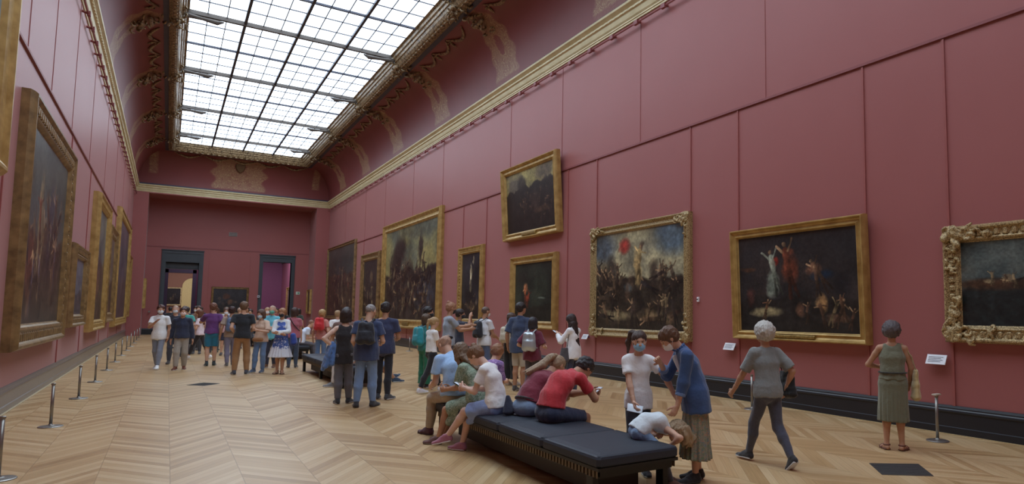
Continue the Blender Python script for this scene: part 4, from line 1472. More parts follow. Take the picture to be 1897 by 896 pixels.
        o = s.add('person', merge(parts), s.skin)
        s.root = o
        o.location = s.pos
        o.rotation_euler = (0, 0, -R(s.face))
        tag(o, s.label, 'person', s.group)
        if s.lod == 0:
            # eyes and brows
            for sg in (-1, 1):
                fe = Field(.002); fe.ell(s.hp_(sg * .0185, .0395, .006), np.array([.0085, .0062, .0055]) * s.hs, s.HM)
                e = s.add('eye', fe.mesh(.0024), plain((228, 224, 218), rough=.25, name='eye_white'))
                fe = Field(.002); fe.ell(s.hp_(sg * .0185, .0452, .006), np.array([.0038, .0022, .0040]) * s.hs, s.HM)
                s.add('iris', fe.mesh(.0015), plain((52, 40, 32), rough=.2, name='iris'), e)
                fe = Field(.002); fe.cap(s.hp_(sg * .010, .0485, .0195), s.hp_(sg * .028, .0435, .0205), .0022 * s.hs, .0016 * s.hs)
                s.add('eyebrow', fe.mesh(.0018), hair_m(getattr(s, 'browc', (70, 50, 38))))
        return s
    def head_prims(s, f, fine=False):
        q = s.hs
        E = lambda c, r: f.ell(s.hp_(*c), np.array(r) * q, s.HM)
        E((0, -.006, .018), (.0435, .054, .046))
        E((0, .012, -.018), (.036, .041, .046))
        E((0, .024, -.046), (.021, .021, .0135))
        E((0, .016, .0), (.0405, .036, .030))
        f.cap(s.hp_(0, .050, .002), s.hp_(0, .0585, -.0135), .0048 * q, .0075 * q)
        if fine:
            for sg in (-1, 1):
                E((sg * .0445, -.004, -.002), (.0045, .0105, .0165))
                f.cap(s.hp_(sg * .008, .049, .0155), s.hp_(sg * .028, .041, .0165), .0045 * q, .0035 * q)
                E((sg * .0075, .055, -.0165), (.0042, .0045, .0036))
                E((sg * .023, .036, -.012), (.011, .0105, .011))
            f.cap(s.hp_(-.011, .0455, -.030), s.hp_(.011, .0455, -.030), .0042 * q)
            f.cap(s.hp_(-.009, .0445, -.0365), s.hp_(.009, .0445, -.0365), .0046 * q)
            c1 = [s.hp_(sg * .0185, .0505, .0055) for sg in (-1, 1)]
            rr = .0095 * q
            for c in c1:
                f.cut(lambda X, Y, Z, c=c: rr - np.sqrt((X - c[0]) ** 2 + (Y - c[1]) ** 2 + (Z - c[2]) ** 2))
            mc = s.hp_(0, .0515, -.0333)
            ax = s.HM
            def mouth(X, Y, Z):
                px, py, pz = X - mc[0], Y - mc[1], Z - mc[2]
                u = px * ax[0][0] + py * ax[0][1] + pz * ax[0][2]; w = px * ax[2][0] + py * ax[2][1] + pz * ax[2][2]; v = px * ax[1][0] + py * ax[1][1] + pz * ax[1][2]
                return -(np.sqrt((u / .011) ** 2 + (v / .004) ** 2 + (w / .0011) ** 2) - 1) * .0012
            f.cut(mouth)
        else:
            for sg in (-1, 1):
                E((sg * .0445, -.004, -.002), (.006, .010, .016))
    def hand(s, f, i, coarse=False):
        h = s.h; sg = -1 if i == 0 else 1
        w = s.wr[i]; d = unit(s.hd[i])
        n0 = getattr(s, 'palmn', [None, None])[i]
        n = np.asarray(n0, float) if n0 is not None else np.array([-sg * 1., 0.15, 0])   # palm faces inwards
        n = n - d * (n @ d); n = unit(n); b = unit(np.cross(d, n)) * (1 if sg > 0 else -1)
        # b points to the thumb side
        if b @ np.array([0, 1., .3]) < 0 and n0 is None:
            b = -b
        pl = .052 * h
        pc = w + d * pl
        f.cap(w + d * .008 * h, pc - d * .008 * h, .0115 * h, .0105 * h, b, .017 * h, .0225 * h)
        cu = s.curlf2[i] if hasattr(s, 'curlf2') else .5
        if coarse:
            dd = unit(d + n * cu * .7)
            f.cap(pc - d * .01 * h, pc + dd * .035 * h, .010 * h, .008 * h, b, .02 * h, .015 * h)
            t0 = w + d * .02 * h + b * .012 * h
            f.cap(t0, t0 + unit(d + b * .9 + n * .3) * .03 * h, .008 * h, .006 * h)
            return
        Ls = [.040, .045, .042, .033]
        for k in range(4):
            off = (1.5 - k) * .0108 * h
            p = pc - d * .004 * h + b * off
            dirv = d + b * (1.5 - k) * .07
            ang = 0
            r0 = .0051 * h
            for j, fr in enumerate((.44, .32, .26)):
                ang += (cu * (.75 if j == 0 else .95)) + (.05 * k)
                dv = unit(math.cos(ang) * unit(dirv) + math.sin(ang) * n)
                q = p + dv * Ls[k] * h * fr
                f.cap(p, q, r0 * (1 - .08 * j), r0 * (1 - .08 * (j + 1)))
                p = q
        t0 = w + d * .014 * h + b * .012 * h
        a1 = t0 + unit(d * .8 + b * .85 + n * .35) * .026 * h
        a2 = a1 + unit(d * 1.0 + b * .35 + n * .45 * (1 + cu)) * .018 * h
        a3 = a2 + unit(d * 1.0 + b * .1 + n * .5 * (1 + cu)) * .014 * h
        f.cap(t0, a1, .0085 * h, .0062 * h); f.cap(a1, a2, .0060 * h, .0056 * h); f.cap(a2, a3, .0056 * h, .0048 * h)
    # ---- clothes
    def top(s, mat, sleeve='short', hem=.05, loose=1.0, name='shirt', collar=False, neckdrop=0.0, open_back=False):
        h, g = s.h, s.girth
        L = loose; e = .009 + .006 * L
        f = Field(.010)
        fem = s.female
        hemp = s.pel - s.u0 * hem * h
        tz = .03 * h
        # trunk
        f.cap(s.pel + s.u0 * .035 * h, hemp, .060 * h * g * L + e, .063 * h * g * L + e, s.hs_, .085 * h * g * L + e, .089 * h * g * L + e, f1=True) if hem > -.02 else None
        f.cap(s.pel + s.u0 * max(0.0, -hem) * h, s.waist, .060 * h * g * L + e, .049 * h * g * L + e, s.ws, .085 * h * g * L + e, (.066 if fem else .07) * h * g * L + e, f0=hem < .05)
        f.cap(s.waist, s.chest, .049 * h * g * L + e, .054 * h * g + e, s.ws, (.066 if fem else .07) * h * g * L + e, .080 * h * g + e)
        f.cap(s.chest, s.neck - s.u2 * .055 * h, .054 * h * g + e, .043 * h + e, s.ss, .082 * h * g + e, .075 * h + e)
        if sleeve != 'tank':
            f.cap(s.sho[0] * .85 + s.sho[1] * .15, s.sho[0] * .15 + s.sho[1] * .85, .027 * h + e * .8)
            for i in (0, 1):
                f.cap(s.neck - s.u2 * .012 * h, s.sho[i], .026 * h + e * .5, .021 * h + e * .8)
        else:
            for i in (0, 1):
                a = s.neck * .45 + s.sho[i] * .55
                f.cap(a - s.u2 * .005 * h, s.chest * .6 + s.sho[i] * .4 - s.u2 * .02 * h, .022 * h + e * .6, .045 * h, s.tf, .03 * h + e * .4, .05 * h)
        if fem and h > 1.5:
            for sg in (-1, 1):
                f.ell(s.chest + s.ss * sg * .032 * h + s.tf * .04 * h + s.u2 * .0 * h, (.034 * h,) * 3)
        for i in (0, 1):
            if sleeve in ('short', 'cap', 'half'):
                fr = {'short': .62, 'cap': .35, 'half': .85}[sleeve]
                m = s.sho[i] + (s.el[i] - s.sho[i]) * fr
                f.cap(s.sho[i], m, .0265 * h * g ** .5 + e * .9, .0285 * h * g ** .5 * L + e, f1=True)
            elif sleeve in ('long', 'rolled'):
                f.cap(s.sho[i], s.el[i], .027 * h + e * .9, .0235 * h + e)
                q = s.el[i] + (s.wr[i] - s.el[i]) * (.93 if sleeve == 'long' else .5)
                f.cap(s.el[i], q, .0245 * h + e, .0175 * h + e, f1=True)
        if collar:
            nk = unit(s.skull - s.neck)
            f.cap(s.neck - nk * .01 * h, s.neck + nk * .016 * h, .037 * h, .036 * h, f1=True)
            hole = s.neck
        # neck opening
        c = s.neck + s.tf * .018 * h + s.u2 * (.016 - neckdrop * .5) * h
        rr = (.026 + .012 * neckdrop * 10) * h
        if not collar:
            f.cut(lambda X, Y, Z: rr - np.sqrt((X - c[0]) ** 2 + (Y - c[1]) ** 2 + (Z - c[2]) ** 2))
        return s.add(name, f.mesh(s.res, noise=.0035 * (1 + L), nscale=14, nstretch=(1, 1, 2.2), seed=s.seed), mat)
    def legs(s, mat, length=1.0, loose=1.0, name='trousers', flare=1.0):
        """length measured down the leg: .5 = to the knee, 1 = ankle"""
        h, g = s.h, s.girth
        f = Field(.008); e = .009 + .003 * loose
        top_ = s.pel + s.u0 * .055 * h
        f.cap(s.pel - s.u0 * .01 * h, top_, .053 * h * g + e, .049 * h * g + e, s.hs_, .075 * h * g + e, .068 * h * g + e, f1=True)
        for i in (0, 1):
            # seat
            f.cap(s.hip[i], s.hip[i] + np.array([0, -.012 * h, .0]), .043 * h * g + e)
            if length <= .5:
                m = s.hip[i] + (s.kn[i] - s.hip[i]) * (length * 2)
                f.cap(s.hip[i], m, .043 * h * g + e, (.047 - .012 * length * 2) * h * (.7 + .3 * loose) * flare + e, f1=True)
            else:
                kr = .031 * h * max(.97, loose) + e
                f.cap(s.hip[i], s.kn[i], .043 * h * g + e, kr)
                q = (length - .5) * 2
                end = s.kn[i] + (s.an[i] - s.kn[i]) * min(q, .96)
                mid = s.kn[i] + (s.an[i] - s.kn[i]) * min(.35, q * .5) - s.fd[i] * .006 * h
                er = (.0325 - .0115 * q) * h * loose * flare + e * .8
                f.cap(s.kn[i], mid, kr, .032 * h * (.5 + .5 * loose) + e)
                f.cap(mid, end, .032 * h * (.5 + .5 * loose) + e, er, f1=True)
        return s.add(name, f.mesh(s.res, noise=.0022 * (1 + loose), nscale=17, nstretch=(1, 1, 1.8), seed=s.seed + 5), mat)
    def skirt(s, mat, length=.26, flare=1.4, name='skirt', top=.08, pleat=.012):
        h, g = s.h, s.girth
        f = Field(.010)
        w = .088 * h * g + .014; r = .060 * h * g + .014
        a = s.pel + s.u0 * top * h; b = s.pel + np.array([0, .0, -length * h])
        f.cap(a, s.pel, r * .82, r, s.hs_, w * .84, w, f0=True)
        f.cap(s.pel, b, r, r * flare, s.hs_, w, w * flare, f1=True)
        c = s.pel
        def pl(X, Y, Z):
            return -9.0 + 0 * X * Y * Z
        V, F = f.mesh(s.res, noise=.004, nscale=10, nstretch=(1, 1, 3), seed=s.seed)
        an = np.arctan2(V[:, 1] - c[1], V[:, 0] - c[0])
        k = np.clip((c[2] - V[:, 2]) / (length * h), 0, 1)[:, None]
        rr = np.stack([np.cos(an), np.sin(an), 0 * an], 1)
        V = V + rr * (pleat * np.sin(an * 17)[:, None] + pleat * .6 * np.sin(an * 29 + 1)[:, None]) * k
        return s.add(name, (V, F), mat)
    def lap_skirt(s, mat, length=.2, name='skirt', drop=.1):
        h, g = s.h, s.girth
        f = Field(.012)
        kmid = (s.kn[0] + s.kn[1]) / 2; hm = (s.hip[0] + s.hip[1]) / 2
        d = unit(kmid - hm)
        f.cap(s.pel + s.u0 * .07 * h, s.pel, .05 * h * g + .01, .056 * h * g + .014, s.hs_, .07 * h * g + .01, .082 * h * g + .014, f0=True)
        for i in (0, 1):
            m = s.hip[i] + (s.kn[i] - s.hip[i]) * min(1, length / .245)
            f.cap(s.hip[i], m, .054 * h * g + .012, .046 * h + .014, f1=True)
            f.cap(s.hip[i] - np.array([0, 0, .02 * h]), m - np.array([0, 0, drop * h]), .05 * h, .03 * h, f1=False)
        f.cap(hm, hm + d * length * h, .05 * h, .046 * h, s.hs_, .08 * h, .1 * h, f1=True)
        return s.add(name, f.mesh(s.res, noise=.006, nscale=16, nstretch=(1, 1, 2), seed=s.seed), mat)
    def shoes(s, c, sole=(225, 225, 225), kind='sneaker', socks=None):
        h = s.h; m = cloth(c) if not kind == 'leather' else plain(c, rough=.35, name='leather')
        for i in (0, 1):
            a = s.an[i]; fd = s.fd[i]; dn = np.array([0, 0, -1.]); dn = unit(dn - fd * (dn @ fd)); sd = unit(np.cross(fd, dn))
            g0 = a + dn * .042 * h
            if kind != 'sandal':
                f = Field(.006)
                f.cap(a - fd * .018 * h + dn * .018 * h, a + fd * .07 * h + dn * .026 * h, .024 * h, .017 * h, sd, .024 * h, .029 * h)
                f.cap(a + fd * .07 * h + dn * .026 * h, a + fd * .112 * h + dn * .028 * h, .017 * h, .013 * h, sd, .029 * h, .021 * h)
                f.cap(a - fd * .006 * h - dn * .008 * h, a + fd * .05 * h + dn * .012 * h, .026 * h, .02 * h)
                gp = g0
                f.cut(lambda X, Y, Z, gp=gp, dn=dn: (X - gp[0]) * dn[0] + (Y - gp[1]) * dn[1] + (Z - gp[2]) * dn[2] + .002)
                tp = a - dn * .022 * h
                f.cut(lambda X, Y, Z, gp=tp, dn=dn: -((X - gp[0]) * dn[0] + (Y - gp[1]) * dn[1] + (Z - gp[2]) * dn[2]))
                o = s.add('shoe', f.mesh(min(s.res, .012)), m)
            if s.lod < 2 or kind == 'sandal':
                f = Field(.004)
                z = g0 - dn * .008 * h
                f.cap(z - fd * .022 * h, z + fd * .07 * h, .0085 * h, .0085 * h, sd, .026 * h, .031 * h)
                f.cap(z + fd * .07 * h, z + fd * .114 * h, .0085 * h, .0085 * h, sd, .031 * h, .023 * h)
                f.cut(lambda X, Y, Z, gp=g0, dn=dn: (X - gp[0]) * dn[0] + (Y - gp[1]) * dn[1] + (Z - gp[2]) * dn[2])
                if kind == 'sandal':
                    o = s.add('sandal', f.mesh(.008), plain(c, rough=.5, name='leather'))
                    f = Field(.003)
                    for q, wd in ((.075, .027), (.045, .024)):
                        p = a + fd * q * h + dn * .03 * h
                        pts = [p + sd * wd * h * math.cos(t) * 1.05 - dn * (.028 * h * math.sin(t) - .012 * h) for t in np.linspace(0, math.pi, 7)]
                        f.chain(pts, [.006 * h] * 7)
                    pts = [a + sd * .024 * h * math.cos(t) + fd * .026 * h * math.sin(t) - dn * -.002 for t in np.linspace(0, 6.28, 11)]
                    f.chain(pts, [.005 * h] * 11)
                    s.add('strap', f.mesh(.006), plain(c, rough=.5, name='leather'), o)
                else:
                    s.add('sole', f.mesh(min(s.res, .009)), plain(sole, rough=.6, name='rubber'), o)
                    if s.lod == 0:
                        f = Field(.002)
                        for q in (.02, .034, .048, .062):
                            p = a + fd * q * h - dn * (.004 - q * .32) * h
                            f.cap(p - sd * .012 * h, p + sd * .012 * h, .003 * h)
                        s.add('lace', f.mesh(.004), plain(sole, rough=.8), o)
            if socks:
                f = Field(.004); u = unit(s.kn[i] - a)
                f.cap(a, a + u * socks[1] * h, .022 * h, .024 * h, f1=True)
                s.add('sock', f.mesh(min(s.res, .012)), cloth(socks[0]))
        return s
    def hair(s, style, c, tail=None):
        q = s.hs; mt = hair_m(c)
        f = Field(.006)
        E = lambda c_, r: f.ell(s.hp_(*c_), np.array(r) * q, s.HM)
        grow = {'buzz': .0, 'short': .006, 'medium': .009, 'bob': .010, 'long': .009, 'pony': .004, 'bun': .005, 'curly': .018, 'updo': .008}[style]
        E((0, -.009, .020), (.0455 + grow, .0555 + grow, .0475 + grow))
        if style not in ('buzz',):
            E((0, -.026, -.004), (.041 + grow * .8, .034 + grow, .036 + grow * .8))
        nz, ns = .0045, 45
        if style in ('bob', 'long'):
            for sg in (-1, 1):
                f.cap(s.hp_(sg * .040, -.012, .012), s.hp_(sg * .044, -.008, -.05), .016 * q, .018 * q, s.hf, .03 * q, .026 * q)
            f.cap(s.hp_(0, -.035, .01), s.hp_(0, -.040, -.055), .03 * q, .022 * q, s.hr, .045 * q, .048 * q)
        if style == 'long':
            ln = .17 if tail is None else tail
            dn = unit(-np.array([0, 0, 1.]) * .6 - s.u2 * .6)
            a = s.hp_(0, -.038, -.05)
            bk = s.neck - s.tf * .060 * s.h * s.girth + s.u2 * .0
            b = bk - s.u2 * ln * s.h * .6 - s.tf * .012 * s.h
            f.cap(a, b, .022 * q, .012 * q, s.ss, .05 * q, .04 * q)
            for sg in (-1, 1):
                f.cap(s.hp_(sg * .042, -.006, -.045), s.sho[0 if sg < 0 else 1] * .45 + s.neck * .55 + s.tf * .02 * s.h - s.u2 * ln * .35 * s.h + s.tf * .03 * s.h, .016 * q, .009 * q, s.hf, .02 * q, .014 * q)
        if style == 'pony':
            E((0, -.056, .030), (.016, .016, .016))
            pts = tail if tail is not None else [s.hp_(0, -.062, .03), s.hp_(0, -.085, .01), s.hp_(0, -.088, -.04), s.hp_(0, -.078, -.10)]
            f.chain(pts, [.014 * q, .02 * q, .018 * q, .008 * q][:len(pts)])
        if style == 'bun':
            E((0, -.04, .062), (.022, .022, .02))
        if style == 'curly':
            nz, ns = .006, 75
            rg = np.random.default_rng(s.seed)
            for _ in range(190 if s.lod == 0 else 26):
                v = unit(rg.normal(size=3)); 
                if v[1] > .45 and v[2] < .35: continue
                if v[2] < -.75: continue
                E((v[0] * .060, -.010 + v[1] * .068, .012 + v[2] * .060), (rg.uniform(.006, .011),) * 3)
        if style in ('updo', 'medium', 'short') and s.lod < 2:
            nz, ns = .0065, 55
        cf = s.hp_(0, .066, -.022); HM = s.HM
        rx, ry, rz = .040 * q, .050 * q, .058 * q
        if style == 'buzz':
            rz = .066 * q
        def face(X, Y, Z):
            px, py, pz = X - cf[0], Y - cf[1], Z - cf[2]
            u = (px * HM[0][0] + py * HM[0][1] + pz * HM[0][2]) / rx; v = (px * HM[1][0] + py * HM[1][1] + pz * HM[1][2]) / ry; w = (px * HM[2][0] + py * HM[2][1] + pz * HM[2][2]) / rz
            return (1 - np.sqrt(u * u + v * v + w * w)) * .04 * q
        f.cut(face)
        if style in ('short', 'buzz', 'medium', 'updo', 'bun', 'pony') and style != 'pony':
            nn = s.hp_(0, 0, -.032 if style != 'buzz' else -.024)
            un = s.hu + s.hf * -.35
            f.cut(lambda X, Y, Z: -((X - nn[0]) * un[0] + (Y - nn[1]) * un[1] + (Z - nn[2]) * un[2]))
        return s.add('hair', f.mesh(min(s.res, .008 if s.lod == 0 else .013), noise=nz, nscale=ns, seed=s.seed), mt)
    def mask(s, c=(150, 190, 214)):
        q = s.hs; f = Field(.004)
        f.ell(s.hp_(0, .014, -.028), np.array([.0395, .048, .036]) * q, s.HM)
        f.cap(s.hp_(0, .046, -.008), s.hp_(0, .052, -.034), .012 * q, .010 * q, s.hr, .022 * q, .02 * q)
        HM = s.HM; c0 = s.skull
        def lim(X, Y, Z):
            px, py, pz = X - c0[0], Y - c0[1], Z - c0[2]
            v = (px * HM[1][0] + py * HM[1][1] + pz * HM[1][2]) / q; w = (px * HM[2][0] + py * HM[2][1] + pz * HM[2][2]) / q
            return np.maximum(np.maximum(w + .004 , .018 - v), -.064 - w) * q
        f.cut(lim)
        m = s.add('face_mask', f.mesh(.006 if s.lod == 0 else .010), cloth(c, bump=.1))
        if s.lod == 0:
            f = Field(.002)
            for sg in (-1, 1):
                f.chain([s.hp_(sg * .037, .028, -.01), s.hp_(sg * .0465, .006, .002), s.hp_(sg * .0475, -.008, .004)], [.0014 * q] * 3)
                f.chain([s.hp_(sg * .036, .026, -.05), s.hp_(sg * .044, .002, -.02), s.hp_(sg * .047, -.008, -.008)], [.0014 * q] * 3)
            s.add('ear_loop', f.mesh(.0035), plain((220, 220, 220)), m)
        return s
    def tie(s, name, pts, r, mat, flat=None):
        f = Field(.003); f.chain(pts, [r] * len(pts))
        return s.add(name, f.mesh(max(.006, r * .7)), mat)
    def glasses(s):
        f = Field(.001); q = s.hs
        for sg in (-1, 1):
            pts = [s.hp_(sg * .0185 + .014 * math.cos(t), .050, .005 + .011 * math.sin(t)) for t in np.linspace(0, 6.28, 11)]
            f.chain(pts, [.0012 * q] * 11)
            f.chain([s.hp_(sg * .032, .048, .008), s.hp_(sg * .046, -.004, .006)], [.0012 * q] * 2)
        s.add('glasses', f.mesh(.0026), plain((30, 30, 34), rough=.3))
        return s

def world_of(p, v):
    """local point of a person -> world"""
    a = -R(p.face); c, s_ = math.cos(a), math.sin(a)
    return (p.pos[0] + v[0] * c - v[1] * s_, p.pos[1] + v[0] * s_ + v[1] * c, p.pos[2] + v[2])
def own(p, name, VF, mat, label, cat, group=None, smooth=True):
    """a bag or phone: a thing of its own, placed in the person's frame"""
    o = mesh_obj(name, VF[0], VF[1], mat, None, smooth)
    o.location = p.pos; o.rotation_euler = (0, 0, -R(p.face))
    tag(o, label, cat, group)
    return o
def child(o, name, VF, mat, smooth=True):
    return mesh_obj(name, VF[0], VF[1], mat, o, smooth)
def backpack(p, c, label, sx=.14, sz=.2, sy=.08, low=0.0, strapc=None, pattern=None):
    h = p.h; bk = -p.tf; cen = (p.chest + p.waist * .0 + p.chest * 0) + bk * (.062 * h * p.girth + sy + .012) - p.u2 * (.03 + low) * h + p.u2 * .03
    up_, sd = p.u2, p.ss
    f = Field(.012)
    for u in (-.5, .5):
        f.cap(cen - up_ * sz * .72 + sd * sx * u, cen + up_ * sz * .62 + sd * sx * u * .8, sy * .95, sy * .75, sd, sx * .62, sx * .5)
    f.cap(cen - up_ * sz * .6 + bk * sy * .7, cen - up_ * sz * .1 + bk * sy * .7, sy * .45, sy * .4, sd, sx * .75, sx * .7)
    m = pattern or cloth(c, rough=.7)
    o = own(p, 'backpack', f.mesh(max(.009, p.res * .9), noise=.004, nscale=14, seed=p.seed), m, label, 'backpack')
    ms = cloth(strapc or tuple(v * .8 for v in c))
    for i in (0, 1):
        sg = -1 if i == 0 else 1
        r = .032 * h + .03
        top = p.neck * .45 + p.sho[i] * .55
        f = Field(.003)
        pts = [cen + up_ * sz * .75 + sd * sg * sx * .4, top + up_ * .038 * h + bk * .012 * h + up_ * .008, top + p.tf * .055 * h + up_ * .0 * h, p.chest + sd * sg * .075 * h * p.girth + p.tf * .075 * h * p.girth, p.waist + sd * sg * .085 * h * p.girth + p.tf * .02 * h, cen - up_ * sz * .7 + sd * sg * sx * .8]
        for a, b in zip(pts[:-1], pts[1:]):
            f.cap(a, b, .008, .008, sd, .02, .02)
        child(o, 'shoulder_strap', f.mesh(.009), ms)
    f = Field(.003)
    t0 = cen + up_ * sz * .85
    f.chain([t0 - sd * .03, t0 + up_ * .03, t0 + sd * .03], [.007] * 3)
    child(o, 'carry_loop', f.mesh(.007), ms)
    f = Field(.003)
    z0 = cen + bk * (sy * 1.02) + up_ * sz * .0
    f.cap(z0 - sd * sx * .6 - bk * .012, z0 + sd * sx * .6 - bk * .012, .007)
    child(o, 'zip', f.mesh(.008), ms)
    return o
def tote(p, i, c, label, w=.17, hgt=.3, drop=.22, d=.05, at=None, name='tote_bag', sidev=None):
    """a bag hanging on side i"""
    h = p.h; sg = -1 if i == 0 else 1
    sv = np.array([0, 1., 0]) if sidev is None else unit(sidev)
    top = at if at is not None else np.array([sg * (.14 * h), -.02, .5 * h + .12])
    top = np.asarray(top, float)
    f = Field(.01)
    f.cap(top, top - np.array([0, 0, hgt]), d * .55, d * 1.1, sv, w * .7, w, f0=True)
    o = own(p, name, f.mesh(max(.01, p.res * .9), noise=.005, nscale=16, seed=p.seed + 3), cloth(c), label, 'bag')
    f = Field(.003)
    sh = p.sho[i] + p.u2 * .04 * h - p.ss * sg * .02 * h
    for q in (-1, 1):
        f.chain([top + sv * w * .5 * q - np.array([0, 0, .02]), (top + sh) / 2 + sv * .05 * q + np.array([sg * .03, 0, 0]), sh + sv * .01 * q], [.008] * 3)
    child(o, 'strap', f.mesh(.009), cloth(tuple(v * .85 for v in c)))
    return o
def phone(p, at, label, n=(0, -.5, 1), u=(0, 1, .4), c=(28, 28, 32), w=.036, l=.074):
    at = np.asarray(at, float); n = unit(n); u = np.asarray(u, float); u = unit(u - n * (u @ n)); r = np.cross(u, n)
    f = Field(.0025)
    f.cap(at - u * l * .8, at + u * l * .8, .005, .005, r, w, w)
    mb_ = []
    V = [];
    for z in (-.005, .005):
        for a, b in ((-1, -1), (1, -1), (1, 1), (-1, 1)):
            V.append(at + r * w * a + u * l * b + n * z)
    F = np.array([(0, 3, 2, 1), (4, 5, 6, 7), (0, 1, 5, 4), (1, 2, 6, 5), (2, 3, 7, 6), (3, 0, 4, 7)])
    o = own(p, 'phone', (np.array(V), F), plain(c, rough=.3, name='phone_case'), label, 'phone', smooth=False)
    V2 = [at + r * w * .9 * a + u * l * .92 * b + n * .0056 for a, b in ((-1, -1), (1, -1), (1, 1), (-1, 1))]
    V2 += [v - n * .002 for v in V2]
    m, nt, b = newmat('phone_screen'); b.inputs['Base Color'].default_value = (.2, .24, .3, 1); b.inputs['Roughness'].default_value = .1
    b.inputs['Emission Color'].default_value = (.6, .7, .85, 1); b.inputs['Emission Strength'].default_value = .5
    child(o, 'screen', (np.array(V2), np.array([(0, 1, 2, 3), (4, 7, 6, 5), (0, 4, 5, 1), (1, 5, 6, 2), (2, 6, 7, 3), (3, 7, 4, 0)])), m, False)
    return o
JEAN = (92, 116, 150); NAVY = (40, 48, 72); BLK = (26, 26, 30); WHT = (228, 228, 236); GRY = (116, 118, 124)

SEAT = .46
def pz(h, g=1.0):
    return SEAT + .05 * h * g + .006
# ---------------------------------------------------------------- foreground, right
p = Person('person walking with curly grey hair, loose grey top and dark trousers', 5.48, 4.88, 8, 1.54, 0, SK_T, True, 1.08,
           pel=(0, 0, .775), lean=5, twist=10, feet=((-.05, .28, 0, 6, 0), (.06, -.30, .05, 4, 42)), hands=((-.25, .30, .76), (.22, -.04, .80)), elbow=((-.5, -.6, -.2), (.5, -1, 0)), head=(-4, -2))
p.curlf2 = (.5, .6)
p.body(); p.top(cloth((118, 120, 118)), 'half', .03, 1.12, neckdrop=.02); p.legs(cloth((66, 68, 82)), 1.0, .85, name='leggings')
p.shoes((42, 42, 46), (210, 212, 216)); p.hair('curly', (196, 192, 184))
tote(p, 1, (30, 30, 32), 'black shoulder bag under the arm of the curly haired walker', .15, .24, at=(.25, -.02, 1.0), name='shoulder_bag')

p = Person('person in a sleeveless olive dress facing the wall, straw bag on shoulder', 7.40, 4.60, 52, 1.52, 0, SK_T, True, 1.12,
           feet=((-.085, 0, 0, 14, 0), (.085, -.02, 0, 24, 0)), hands=((-.13, .24, .98), (.2, .12, .78)), elbow=((-.8, -.4, -.4), (.9, -.5, -.2)), head=(8, -2))
OL = cloth((104, 104, 84))
p.body(); p.top(OL, 'tank', -.03, 1.1, name='dress_bodice'); p.skirt(OL, .30, 1.06, name='dress_skirt', top=.11, pleat=.008)
p.tie('belt', [p.waist + p.ws * .082 * p.h * math.cos(t) * p.girth * 1.12 + p.tf * .070 * p.h * p.girth * math.sin(t) * 1.05 - p.u1 * .02 for t in np.linspace(0, 6.28, 25)], .009, cloth((40, 38, 34)))
p.shoes((110, 66, 54), kind='sandal'); p.hair('curly', (92, 84, 86))
tote(p, 1, (176, 154, 108), 'straw coloured tote bag hanging from the shoulder of the olive dress wearer', .15, .33, at=(.26, .03, .98), d=.05)

gx, gy = 4.02, 5.3
# local left/right: the outstretched arm is the person's left
p = Person('standing youth in a white t-shirt with blue mask and high ponytail', gx, gy, 212, 1.42, 0, SK_L, True, .92,
           feet=((-.07, 0, 0, 10, 0), (.07, .03, 0, 10, 0)), hands=((-.36, .12, .80), (.06, .22, .72)), elbow=((-.6, -.3, -.3), (.8, -.5, -.1)), head=(-2, 10))
p.body(); p.top(cloth((232, 234, 244)), 'short', .06, 1.1); p.legs(cloth((52, 54, 62)), 1.0, .8, name='leggings'); p.shoes((40, 40, 44))
p.hair('pony', (74, 56, 48), tail=[p.hp_(.02, -.055, .045), p.hp_(.045, -.07, .04), p.hp_(.064, -.07, -.02), p.hp_(.066, -.06, -.09)]); p.mask((140, 186, 214))
phone(p, p.wr[1] + np.array([-.01, .03, -.06]), 'white phone held low by the masked youth in a white t-shirt', n=(0, 1, .2), u=(1, 0, .2), c=(226, 226, 230), w=.038, l=.08)

p = Person('child in a pale tank top slumped forward on the near bench end', 3.70, 4.88, 104, 1.20, 0, SK_L, True, .95,
           pel=(0, 0, pz(1.20)), lean=56, curl=88, feet=((-.07, .34, 0, 5, 0), (.09, .30, 0, 5, 0)), knee=((-.15, 1, .3), (.15, 1, .3)),
           hands=((-.10, .22, .46), (.16, .24, .40)), elbow=((-1, .2, -.2), (1, .2, 0)), head=(0, 70))
p.body(); p.top(cloth((206, 216, 230)), 'tank', .0, 1.05, name='tank_top'); p.legs(cloth((120, 150, 184)), .34, 1.1, name='denim_shorts'); p.legs(cloth((56, 52, 56)), .97, .72, name='leggings')
p.shoes((92, 62, 52), (120, 100, 90))
p.hair('curly', (172, 150, 120))
f = Field(.008)
rg = np.random.default_rng(4)
for k in range(34):
    a = p.skull + np.array([rg.uniform(-.085, .085), rg.uniform(-.05, .10), rg.uniform(-.02, .06)])
    b_ = a + np.array([rg.uniform(-.03, .03) , .04 + rg.uniform(-.02, .04), -.07]); c_ = b_ + np.array([rg.uniform(-.03, .03), rg.uniform(-.05, .02), -.05])
    f.chain([a, b_, c_], [.022, .016, .006])
p.add('hanging_hair', f.mesh(.008, noise=.004, nscale=40), hair_m((172, 150, 120)))

CHILD = p

